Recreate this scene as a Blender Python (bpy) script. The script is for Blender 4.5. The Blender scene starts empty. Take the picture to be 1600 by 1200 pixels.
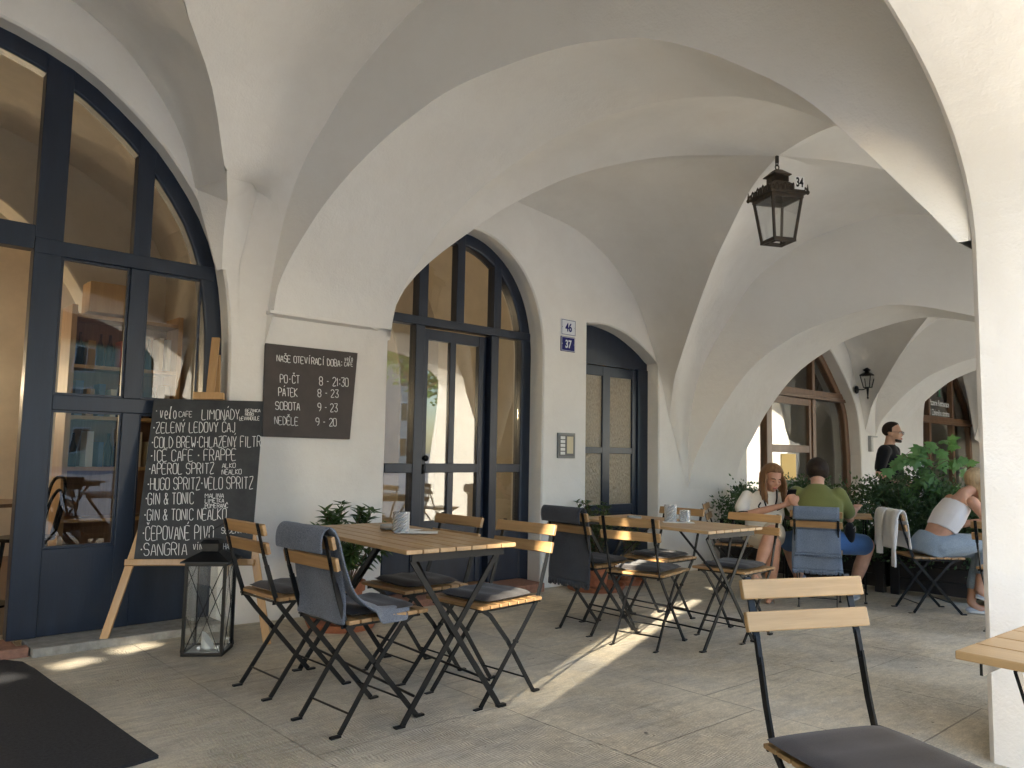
import bpy, bmesh, math, random
from math import sin, cos, pi, radians, sqrt
from mathutils import Vector, Matrix, noise
random.seed(7)
S = bpy.context.scene
COL = S.collection

# ------------------------------------------------------------------ camera
CAM_H = 1.15
def cam_setup():
    yaw, pitch, roll = radians(42.608), radians(5.043), radians(1.023)
    fw = Vector((sin(yaw)*cos(pitch), cos(yaw)*cos(pitch), sin(pitch)))
    r0 = Vector((cos(yaw), -sin(yaw), 0)); u0 = r0.cross(fw)
    r = r0*cos(roll) + u0*sin(roll); u = -r0*sin(roll) + u0*cos(roll)
    cd = bpy.data.cameras.new('camera'); ob = bpy.data.objects.new('camera', cd); COL.objects.link(ob)
    m = Matrix(((r.x, u.x, -fw.x, 0), (r.y, u.y, -fw.y, 0), (r.z, u.z, -fw.z, CAM_H), (0, 0, 0, 1)))
    ob.matrix_world = m
    cd.sensor_fit = 'HORIZONTAL'; cd.sensor_width = 36; cd.lens = 36*1213.4/1600
    cd.clip_start = 0.02; cd.clip_end = 2000
    S.camera = ob
cam_setup()

# ------------------------------------------------------------------ sky, sun, exposure
SUN_EL, SUN_AZ = 13.0, radians(21.8)          # light travels towards (+X,+Y)
W = bpy.data.worlds.new('World'); S.world = W; W.use_nodes = True
nt = W.node_tree; bg = nt.nodes['Background']
sky = nt.nodes.new('ShaderNodeTexSky'); sky.sky_type = 'NISHITA'; sky.sun_disc = False
tosun = Vector((-cos(SUN_AZ)*cos(radians(SUN_EL)), -sin(SUN_AZ)*cos(radians(SUN_EL)), sin(radians(SUN_EL))))
sky.sun_elevation = radians(SUN_EL); sky.sun_rotation = math.atan2(tosun.x, tosun.y)
sky.air_density = 1.0; sky.dust_density = .8; sky.ozone_density = 2.6
nt.links.new(sky.outputs[0], bg.inputs[0]); bg.inputs[1].default_value = 0.15
sl = bpy.data.lights.new('sun', 'SUN'); sl.energy = 3.2; sl.angle = radians(0.5); sl.color = (1, .90, .73)
so = bpy.data.objects.new('sun', sl); COL.objects.link(so)
so.rotation_euler = (-tosun).to_track_quat('-Z', 'Y').to_euler(); so.location = tosun*60
S.view_settings.view_transform = 'Standard'; S.view_settings.look = 'None'
S.view_settings.exposure = 3.0; S.view_settings.gamma = 1
S.cycles.max_bounces = 14; S.cycles.diffuse_bounces = 7; S.cycles.glossy_bounces = 5
S.cycles.transparent_max_bounces = 16; S.cycles.transmission_bounces = 8
S.cycles.caustics_reflective = False; S.cycles.caustics_refractive = False
S.cycles.sample_clamp_indirect = 6

# ------------------------------------------------------------------ materials
def mat(name, col, rough=.7, metal=0, noise_amt=0, nscale=8, bump=0, bscale=60, spec=.5, stretch=None, col2=None, detail=5, sheen=0, coat=0):
    m = bpy.data.materials.new(name); m.use_nodes = True
    n = m.node_tree.nodes; L = m.node_tree.links; b = n['Principled BSDF']
    b.inputs['Base Color'].default_value = (*col, 1); b.inputs['Roughness'].default_value = rough
    b.inputs['Metallic'].default_value = metal; b.inputs['Specular IOR Level'].default_value = spec
    if sheen: b.inputs['Sheen Weight'].default_value = sheen
    if coat: b.inputs['Coat Weight'].default_value = coat
    if noise_amt or bump:
        tc = n.new('ShaderNodeTexCoord'); mp = n.new('ShaderNodeMapping')
        L.new(tc.outputs['Object'], mp.inputs[0])
        if stretch: mp.inputs['Scale'].default_value = stretch
    if noise_amt:
        t = n.new('ShaderNodeTexNoise'); t.inputs['Scale'].default_value = nscale; t.inputs['Detail'].default_value = detail
        t.inputs['Roughness'].default_value = .65
        L.new(mp.outputs[0], t.inputs['Vector'])
        mx = n.new('ShaderNodeMix'); mx.data_type = 'RGBA'
        c2 = col2 or tuple(max(0, c*(1-noise_amt)) for c in col)
        c1 = col if col2 else tuple(min(1, c*(1+noise_amt*.6)) for c in col)
        mx.inputs['A'].default_value = (*c2, 1); mx.inputs['B'].default_value = (*c1, 1)
        rp = n.new('ShaderNodeMapRange'); rp.inputs[1].default_value = .3; rp.inputs[2].default_value = .7
        L.new(t.outputs[0], rp.inputs[0]); L.new(rp.outputs[0], mx.inputs['Factor'])
        L.new(mx.outputs['Result'], b.inputs['Base Color'])
    if bump:
        t2 = n.new('ShaderNodeTexNoise'); t2.inputs['Scale'].default_value = bscale; t2.inputs['Detail'].default_value = 4
        L.new(mp.outputs[0], t2.inputs['Vector'])
        bp = n.new('ShaderNodeBump'); bp.inputs['Strength'].default_value = 1; bp.inputs['Distance'].default_value = bump
        L.new(t2.outputs[0], bp.inputs['Height']); L.new(bp.outputs[0], b.inputs['Normal'])
    return m

def plaster_mat(name, col, col2, big=.004, fine=.0012):
    m = bpy.data.materials.new(name); m.use_nodes = True
    n = m.node_tree.nodes; L = m.node_tree.links; b = n['Principled BSDF']
    b.inputs['Roughness'].default_value = .9; b.inputs['Specular IOR Level'].default_value = .15
    tc = n.new('ShaderNodeTexCoord')
    t = n.new('ShaderNodeTexNoise'); t.inputs['Scale'].default_value = 1.3; t.inputs['Detail'].default_value = 7; t.inputs['Roughness'].default_value = .7
    L.new(tc.outputs['Object'], t.inputs['Vector'])
    mx = n.new('ShaderNodeMix'); mx.data_type = 'RGBA'
    mx.inputs['A'].default_value = (*col2, 1); mx.inputs['B'].default_value = (*col, 1)
    rp = n.new('ShaderNodeMapRange'); rp.inputs[1].default_value = .32; rp.inputs[2].default_value = .6
    L.new(t.outputs[0], rp.inputs[0]); L.new(rp.outputs[0], mx.inputs['Factor']); L.new(mx.outputs['Result'], b.inputs['Base Color'])
    a1 = n.new('ShaderNodeTexNoise'); a1.inputs['Scale'].default_value = 5; a1.inputs['Detail'].default_value = 5
    a2 = n.new('ShaderNodeTexNoise'); a2.inputs['Scale'].default_value = 85; a2.inputs['Detail'].default_value = 3
    for a in (a1, a2): L.new(tc.outputs['Object'], a.inputs['Vector'])
    b1 = n.new('ShaderNodeBump'); b1.inputs['Distance'].default_value = big*4; b1.inputs['Strength'].default_value = .7
    b2 = n.new('ShaderNodeBump'); b2.inputs['Distance'].default_value = fine*2; b2.inputs['Strength'].default_value = .8
    L.new(a1.outputs[0], b1.inputs['Height']); L.new(a2.outputs[0], b2.inputs['Height'])
    L.new(b1.outputs[0], b2.inputs['Normal']); L.new(b2.outputs[0], b.inputs['Normal'])
    return m

def glass_mat(name, tint=(.93, .95, .94), ior=1.5, rough=0.0, bump=0):
    m = bpy.data.materials.new(name); m.use_nodes = True
    n = m.node_tree.nodes; L = m.node_tree.links; n.remove(n['Principled BSDF'])
    out = n['Material Output']; tr = n.new('ShaderNodeBsdfTransparent'); tr.inputs[0].default_value = (*tint, 1)
    gl = n.new('ShaderNodeBsdfGlossy'); gl.inputs['Roughness'].default_value = rough; gl.inputs['Color'].default_value = (1, 1, 1, 1)
    fr = n.new('ShaderNodeFresnel'); fr.inputs['IOR'].default_value = ior
    # two surfaces of a pane: about twice the single reflection
    ge = n.new('ShaderNodeNewGeometry'); mi = n.new('ShaderNodeMapRange'); mi.inputs[3].default_value = ior; mi.inputs[4].default_value = 1/ior
    L.new(ge.outputs['Backfacing'], mi.inputs[0]); L.new(mi.outputs[0], fr.inputs['IOR'])
    ml = n.new('ShaderNodeMath'); ml.operation = 'MULTIPLY'; ml.inputs[1].default_value = 1.5; ml.use_clamp = True
    mx = n.new('ShaderNodeMixShader')
    if bump:
        tc = n.new('ShaderNodeTexCoord'); t = n.new('ShaderNodeTexNoise'); t.inputs['Scale'].default_value = 2.2; t.inputs['Detail'].default_value = 1
        L.new(tc.outputs['Object'], t.inputs['Vector'])
        bp = n.new('ShaderNodeBump'); bp.inputs['Distance'].default_value = bump; L.new(t.outputs[0], bp.inputs['Height']); L.new(bp.outputs[0], gl.inputs['Normal'])
    L.new(fr.outputs[0], ml.inputs[0]); L.new(ml.outputs[0], mx.inputs[0]); L.new(tr.outputs[0], mx.inputs[1]); L.new(gl.outputs[0], mx.inputs[2])
    L.new(mx.outputs[0], out.inputs[0])
    return m

def emit_mat(name, col, s):
    m = bpy.data.materials.new(name); m.use_nodes = True
    b = m.node_tree.nodes['Principled BSDF']; b.inputs['Base Color'].default_value = (*col, 1)
    b.inputs['Emission Color'].default_value = (*col, 1); b.inputs['Emission Strength'].default_value = s
    return m

def wood_mat(name, c1, c2, rough=.45, axis='Y', scale=9, coat=.1):
    m = bpy.data.materials.new(name); m.use_nodes = True
    n = m.node_tree.nodes; L = m.node_tree.links; b = n['Principled BSDF']
    tc = n.new('ShaderNodeTexCoord'); mp = n.new('ShaderNodeMapping'); L.new(tc.outputs['Object'], mp.inputs[0])
    s = {'X': (.06, 1, 1), 'Y': (1, .06, 1), 'Z': (1, 1, .06)}[axis]; mp.inputs['Scale'].default_value = s
    oi = n.new('ShaderNodeObjectInfo'); mp2 = n.new('ShaderNodeVectorMath'); mp2.operation = 'ADD'
    cx = n.new('ShaderNodeCombineXYZ'); mlt = n.new('ShaderNodeMath'); mlt.operation = 'MULTIPLY'; mlt.inputs[1].default_value = 37
    L.new(oi.outputs['Random'], mlt.inputs[0])
    for k in range(3): L.new(mlt.outputs[0], cx.inputs[k])
    L.new(mp.outputs[0], mp2.inputs[0]); L.new(cx.outputs[0], mp2.inputs[1])
    t = n.new('ShaderNodeTexNoise'); t.inputs['Scale'].default_value = scale*9; t.inputs['Detail'].default_value = 6; t.inputs['Roughness'].default_value = .6
    t2 = n.new('ShaderNodeTexNoise'); t2.inputs['Scale'].default_value = scale*1.2; t2.inputs['Detail'].default_value = 3
    L.new(mp2.outputs[0], t.inputs['Vector']); L.new(mp2.outputs[0], t2.inputs['Vector'])
    ad = n.new('ShaderNodeMath'); ad.operation = 'ADD'; L.new(t.outputs[0], ad.inputs[0]); L.new(t2.outputs[0], ad.inputs[1])
    rp = n.new('ShaderNodeMapRange'); rp.inputs[1].default_value = .75; rp.inputs[2].default_value = 1.25; L.new(ad.outputs[0], rp.inputs[0])
    mx = n.new('ShaderNodeMix'); mx.data_type = 'RGBA'; mx.inputs['A'].default_value = (*c2, 1); mx.inputs['B'].default_value = (*c1, 1)
    L.new(rp.outputs[0], mx.inputs['Factor'])
    hs = n.new('ShaderNodeHueSaturation'); vr = n.new('ShaderNodeMapRange'); vr.inputs[3].default_value = .82; vr.inputs[4].default_value = 1.12
    L.new(oi.outputs['Random'], vr.inputs[0]); L.new(vr.outputs[0], hs.inputs['Value']); L.new(mx.outputs['Result'], hs.inputs['Color'])
    L.new(hs.outputs[0], b.inputs['Base Color']); b.inputs['Roughness'].default_value = rough; b.inputs['Coat Weight'].default_value = coat
    bp = n.new('ShaderNodeBump'); bp.inputs['Distance'].default_value = .0008; L.new(t.outputs[0], bp.inputs['Height']); L.new(bp.outputs[0], b.inputs['Normal'])
    return m

def fabric_mat(name, c1, c2, scale=420, bump=.0012, rough=.95):
    m = bpy.data.materials.new(name); m.use_nodes = True
    n = m.node_tree.nodes; L = m.node_tree.links; b = n['Principled BSDF']
    tc = n.new('ShaderNodeTexCoord'); t = n.new('ShaderNodeTexNoise'); t.inputs['Scale'].default_value = scale; t.inputs['Detail'].default_value = 2
    t2 = n.new('ShaderNodeTexNoise'); t2.inputs['Scale'].default_value = 7; t2.inputs['Detail'].default_value = 3
    for q in (t, t2): L.new(tc.outputs['Object'], q.inputs['Vector'])
    ad = n.new('ShaderNodeMath'); ad.operation = 'MULTIPLY_ADD'; ad.inputs[1].default_value = .35
    L.new(t2.outputs[0], ad.inputs[0]); L.new(t.outputs[0], ad.inputs[2])
    rp = n.new('ShaderNodeMapRange'); rp.inputs[1].default_value = .45; rp.inputs[2].default_value = .9; L.new(ad.outputs[0], rp.inputs[0])
    mx = n.new('ShaderNodeMix'); mx.data_type = 'RGBA'; mx.inputs['A'].default_value = (*c2, 1); mx.inputs['B'].default_value = (*c1, 1)
    L.new(rp.outputs[0], mx.inputs['Factor']); L.new(mx.outputs['Result'], b.inputs['Base Color'])
    b.inputs['Roughness'].default_value = rough; b.inputs['Specular IOR Level'].default_value = .1; b.inputs['Sheen Weight'].default_value = .15
    bp = n.new('ShaderNodeBump'); bp.inputs['Distance'].default_value = bump; L.new(t.outputs[0], bp.inputs['Height']); L.new(bp.outputs[0], b.inputs['Normal'])
    return m

M = {}
M['plaster'] = plaster_mat('white lime plaster', (.80, .775, .735), (.74, .71, .665))
M['plaster_rough'] = plaster_mat('rough white plaster', (.80, .78, .745), (.765, .74, .70), .005, .0012)
M['blue'] = mat('blue grey paint', (.0125, .020, .037), .36, noise_amt=.25, nscale=14, bump=.0006, bscale=90, stretch=(1, 1, .15))
M['brown'] = wood_mat('brown varnished timber', (.20, .105, .055), (.13, .066, .034), .4, 'Z', 7)
M['glass'] = glass_mat('window glass', bump=.0012)
M['clear'] = glass_mat('lantern glass', (.97, .98, .98)); M['oldglass'] = glass_mat('old lantern glass', (.95, .96, .96), 1.9)
M['obscure'] = None
M['stone'] = mat('threshold stone', (.33, .31, .275), .85, noise_amt=.3, nscale=18, bump=.002, bscale=120)
M['brick'] = mat('brick sill', (.30, .15, .10), .8, noise_amt=.3, nscale=30, bump=.002, bscale=140)
M['black'] = mat('black powder coated steel', (.0045, .005, .006), .42, spec=.28, noise_amt=.3, nscale=40, bump=.0003, bscale=200)
M['iron'] = mat('aged dark iron', (.045, .040, .034), .6, .3, noise_amt=.5, nscale=25, bump=.001, bscale=160, col2=(.09, .062, .04))
M['acacia'] = wood_mat('oiled acacia slats', (.43, .255, .11), (.30, .165, .065), .42, 'Y', 8)
M['acaciax'] = wood_mat('oiled acacia table slats', (.53, .345, .17), (.41, .24, .105), .42, 'Y', 8)
M['pale_acacia'] = wood_mat('bleached acacia slats', (.47, .295, .13), (.34, .20, .078), .5, 'Y', 8)
M['easel'] = wood_mat('pine easel', (.50, .30, .13), (.42, .24, .095), .5, 'Z', 8)
M['board'] = mat('blackboard', (.022, .024, .028), .75, noise_amt=.45, nscale=9, bump=.0003, bscale=200, col2=(.045, .047, .05))
M['board2'] = mat('faded blackboard', (.045, .036, .033), .65, noise_amt=.45, nscale=7, bump=.0003, bscale=200, col2=(.07, .056, .05))
M['chalk'] = mat('chalk', (.80, .80, .78), .95)
M['cushion'] = fabric_mat('anthracite cushion cloth', (.040, .032, .032), (.022, .018, .018), 420, .0006)
M['pink'] = fabric_mat('faded mauve cushion cloth', (.62, .50, .47), (.50, .39, .37), 700, .0006)
M['blanket_blue'] = fabric_mat('blue grey wool', (.20, .22, .26), (.075, .085, .105), 260)
M['blanket_grey'] = fabric_mat('charcoal wool', (.075, .078, .088), (.03, .031, .037), 300)
M['denimwool'] = fabric_mat('denim blue wool', (.20, .25, .33), (.10, .13, .18), 260)
M['terracotta'] = mat('terracotta', (.42, .155, .075), .8, noise_amt=.35, nscale=12, bump=.0015, bscale=120)
M['soil'] = mat('soil', (.035, .024, .016), .95, bump=.01, bscale=60, noise_amt=.4, nscale=50)
M['white_enamel'] = mat('white enamel', (.72, .74, .78), .18)
M['blue_enamel'] = mat('blue enamel', (.012, .014, .14), .18)
M['white_tin'] = mat('white tin', (.92, .92, .90), .4)
M['navy'] = mat('navy enamel', (.012, .013, .10), .3)
M['steel'] = mat('brushed steel', (.42, .42, .41), .35, .9, noise_amt=.2, nscale=60)
M['cream'] = mat('cream plastic', (.62, .54, .36), .5)
M['paper'] = mat('white card', (.78, .77, .74), .7)
M['gold'] = mat('ochre brass plate', (.55, .38, .12), .4, .4)
M['wax'] = mat('white wax', (.85, .84, .80), .5)
M['darkwood'] = mat('dark stained planter timber', (.022, .016, .013), .7, noise_amt=.5, nscale=10, bump=.002, bscale=40, stretch=(1, 1, .2))
M['mat'] = mat('black bristle mat', (.026, .027, .032), .95, noise_amt=.6, nscale=70, bump=.006, bscale=260, col2=(.007, .008, .011), detail=8)

# ------------------------------------------------------------------ mesh helpers
class MB:
    def __init__(s): s.v = []; s.f = []; s.mi = []; s.cur = 0
    def add(s, vs, fs):
        o = len(s.v); s.v += [tuple(v) for v in vs]; s.f += [tuple(i+o for i in f) for f in fs]; s.mi += [s.cur]*len(fs)
        return s
    def box(s, c, d, R=None):
        x, y, z = d[0]/2, d[1]/2, d[2]/2
        vs = [Vector(p) for p in ((-x,-y,-z),(x,-y,-z),(x,y,-z),(-x,y,-z),(-x,-y,z),(x,-y,z),(x,y,z),(-x,y,z))]
        if R is not None: vs = [R @ v for v in vs]
        c = Vector(c)
        return s.add([v+c for v in vs], [(0,3,2,1),(4,5,6,7),(0,1,5,4),(1,2,6,5),(2,3,7,6),(3,0,4,7)])
    def bb(s, a, b): return s.box([(a[i]+b[i])/2 for i in range(3)], [abs(b[i]-a[i]) for i in range(3)])
    def bar(s, p0, p1, w, t, up=(0,0,1)):
        p0, p1 = Vector(p0), Vector(p1); d = (p1-p0); L = d.length; d.normalize()
        a = d.cross(Vector(up))
        if a.length < 1e-4: a = d.cross(Vector((1,0,0)))
        a.normalize(); b = a.cross(d)
        R = Matrix((a, b, d)).transposed()
        return s.box((p0+p1)/2, (w, t, L), R)
    def strip(s, pts, w, t, side):
        """flat bar swept along a polyline; w across `side`, t the other way"""
        side = Vector(side).normalized(); n = len(pts); P = [Vector(p) for p in pts]; vs = []
        for i in range(n):
            d = (P[min(i+1, n-1)]-P[max(i-1, 0)]).normalized(); q = d.cross(side).normalized()
            for a, b in ((-1,-1),(1,-1),(1,1),(-1,1)): vs.append(P[i]+side*a*w/2+q*b*t/2)
        fs = [(0,1,2,3), tuple(4*(n-1)+k for k in (3,2,1,0))]
        for i in range(n-1):
            for k in range(4): fs.append((4*i+k, 4*i+4+k, 4*i+4+(k+1)%4, 4*i+(k+1)%4))
        return s.add(vs, fs)
    def tube(s, pts, r, n=8, cap=True):
        P = [Vector(p) for p in pts]; m = len(P); rr = r if isinstance(r, (list, tuple)) else [r]*m
        vs = []; prev = None
        for i in range(m):
            d = (P[min(i+1, m-1)]-P[max(i-1, 0)]).normalized()
            if prev is None:
                a = d.cross(Vector((0,0,1)));  a = a if a.length > .05 else d.cross(Vector((1,0,0)))
            else: a = prev - d*prev.dot(d)
            a.normalize(); prev = a; b = d.cross(a)
            for k in range(n):
                t = 2*pi*k/n; vs.append(P[i]+(a*cos(t)+b*sin(t))*rr[i])
        fs = []
        for i in range(m-1):
            for k in range(n): fs.append((i*n+k, i*n+(k+1)%n, i*n+n+(k+1)%n, i*n+n+k))
        if cap: fs += [tuple(range(n-1, -1, -1)), tuple((m-1)*n+k for k in range(n))]
        return s.add(vs, fs)
    def lathe(s, prof, c=(0,0,0), n=24, axis=None):
        c = Vector(c); vs = []; m = len(prof)
        for r, z in prof:
            for k in range(n):
                t = 2*pi*k/n; p = Vector((r*cos(t), r*sin(t), z))
                if axis is not None: p = axis @ p
                vs.append(c+p)
        fs = []
        for i in range(m-1):
            for k in range(n): fs.append((i*n+k, i*n+(k+1)%n, i*n+n+(k+1)%n, i*n+n+k))
        if prof[0][0] > 1e-5: fs.append(tuple(range(n-1, -1, -1)))
        if prof[-1][0] > 1e-5: fs.append(tuple((m-1)*n+k for k in range(n)))
        return s.add(vs, fs)
    def ball(s, c, r, n=12, m=8, R=None):
        if not isinstance(r, (list, tuple)): r = (r, r, r)
        c = Vector(c); vs = [Vector((0,0,-1))]; 
        for i in range(1, m):
            t = -pi/2+pi*i/m
            for k in range(n): vs.append(Vector((cos(t)*cos(2*pi*k/n), cos(t)*sin(2*pi*k/n), sin(t))))
        vs.append(Vector((0,0,1)))
        vs = [Vector((v.x*r[0], v.y*r[1], v.z*r[2])) for v in vs]
        if R is not None: vs = [R @ v for v in vs]
        fs = [(0, 1+(k+1)%n, 1+k) for k in range(n)]
        for i in range(m-2):
            for k in range(n): a = 1+i*n; fs.append((a+k, a+(k+1)%n, a+n+(k+1)%n, a+n+k))
        a = 1+(m-2)*n; e = len(vs)-1
        fs += [(a+k, a+(k+1)%n, e) for k in range(n)]
        return s.add([v+c for v in vs], fs)
    def grid(s, rows):
        n = len(rows[0]); vs = [p for r in rows for p in r]
        fs = [(i*n+k, i*n+k+1, i*n+n+k+1, i*n+n+k) for i in range(len(rows)-1) for k in range(n-1)]
        return s.add(vs, fs)
    def prism(s, poly, f0, f1):
        """poly: list of 2-D points; f0/f1 map a 2-D point to 3-D on the two faces"""
        n = len(poly); vs = [f0(*p) for p in poly]+[f1(*p) for p in poly]
        fs = [tuple(range(n)), tuple(range(2*n-1, n-1, -1))]+[(i, (i+1)%n+0, (i+1)%n+n, i+n)[::-1] for i in range(n)]
        return s.add(vs, fs)
    def build(s, name, m, parent=None, smooth=False, bevel=0, seg=2, solid=0, sub=0, auto=None, weld=0):
        me = bpy.data.meshes.new(name); me.from_pydata(s.v, [], s.f)
        ms = m if isinstance(m, (list, tuple)) else [m]
        for q in ms: me.materials.append(q)
        if len(ms) > 1: me.polygons.foreach_set('material_index', s.mi)
        bm = bmesh.new(); bm.from_mesh(me)
        if weld: bmesh.ops.remove_doubles(bm, verts=bm.verts, dist=weld)
        bmesh.ops.recalc_face_normals(bm, faces=bm.faces); bm.to_mesh(me); bm.free()
        if smooth or auto: me.polygons.foreach_set('use_smooth', [True]*len(me.polygons))
        if auto: me.set_sharp_from_angle(angle=radians(auto))
        me.update()
        o = bpy.data.objects.new(name, me); COL.objects.link(o)
        if parent is not None: o.parent = parent
        if solid: md = o.modifiers.new('s', 'SOLIDIFY'); md.thickness = solid; md.offset = 0
        if sub: md = o.modifiers.new('u', 'SUBSURF'); md.levels = sub; md.render_levels = sub
        if bevel:
            md = o.modifiers.new('b', 'BEVEL'); md.width = bevel; md.segments = seg; md.limit_method = 'ANGLE'; md.angle_limit = radians(40)
            md.harden_normals = False
        return o

def tag(o, label=None, cat=None, group=None, kind=None):
    if label: o['label'] = label
    if cat: o['category'] = cat
    if group: o['group'] = group
    if kind: o['kind'] = kind
    return o
def thing(name, label, cat, loc=(0,0,0), rz=0, group=None):
    o = bpy.data.objects.new(name, None); COL.objects.link(o); o.empty_display_size = .1
    o.location = loc; o.rotation_euler = (0, 0, rz)
    return tag(o, label, cat, group)
def copy_tree(o, parent=None):
    c = o.copy(); COL.objects.link(c)
    if parent is not None: c.parent = parent
    for ch in list(o.children): copy_tree(ch, c)
    return c
def fz(x):
    """the arcade floor falls gently away to the right"""
    return -.02*max(0, min(x, 12)-2)
def lerp(a, b, t): return a+(b-a)*t
def interp(pts, x):
    if x <= pts[0][0]: return pts[0][1]
    for (a, b), (c, d) in zip(pts, pts[1:]):
        if x <= c: return b+(d-b)*(x-a)/max(1e-9, c-a)
    return pts[-1][1]
def smooth_curve(pts, n):
    """Catmull-Rom through pts, resampled to n+1 points evenly along its length"""
    P = [Vector(p) for p in pts]; Q = []
    for i in range(len(P)-1):
        p0 = P[i-1] if i else P[0]*2-P[1]; p3 = P[i+2] if i+2 < len(P) else P[-1]*2-P[-2]
        for k in range(10):
            t = k/10; a, b = P[i], P[i+1]
            Q.append(.5*((2*a)+(b-p0)*t+(2*p0-5*a+4*b-p3)*t*t+(3*a-p0-3*b+p3)*t**3))
    Q.append(P[-1]); L = [0]
    for a, b in zip(Q, Q[1:]): L.append(L[-1]+(b-a).length)
    out = []; j = 0
    for k in range(n+1):
        d = L[-1]*k/n
        while j < len(L)-2 and L[j+1] < d: j += 1
        t = (d-L[j])/max(1e-9, L[j+1]-L[j]); out.append(Q[j].lerp(Q[j+1], t))
    return out
def wob(p, amp=.006, sc=2.3):
    p = Vector(p); q = noise.noise_vector(p*sc)*amp + noise.noise_vector(p*sc*4)*amp*.35
    return p+q
# ================================================================== SETTING
FY = 5.03            # facade plane
OY = 1.05            # inner face of the outer arcade wall
OUT = -.46           # street face of the outer arcade wall
K = .26              # ribs run slightly askew
def skew(y): return K*(FY-y)

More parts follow.
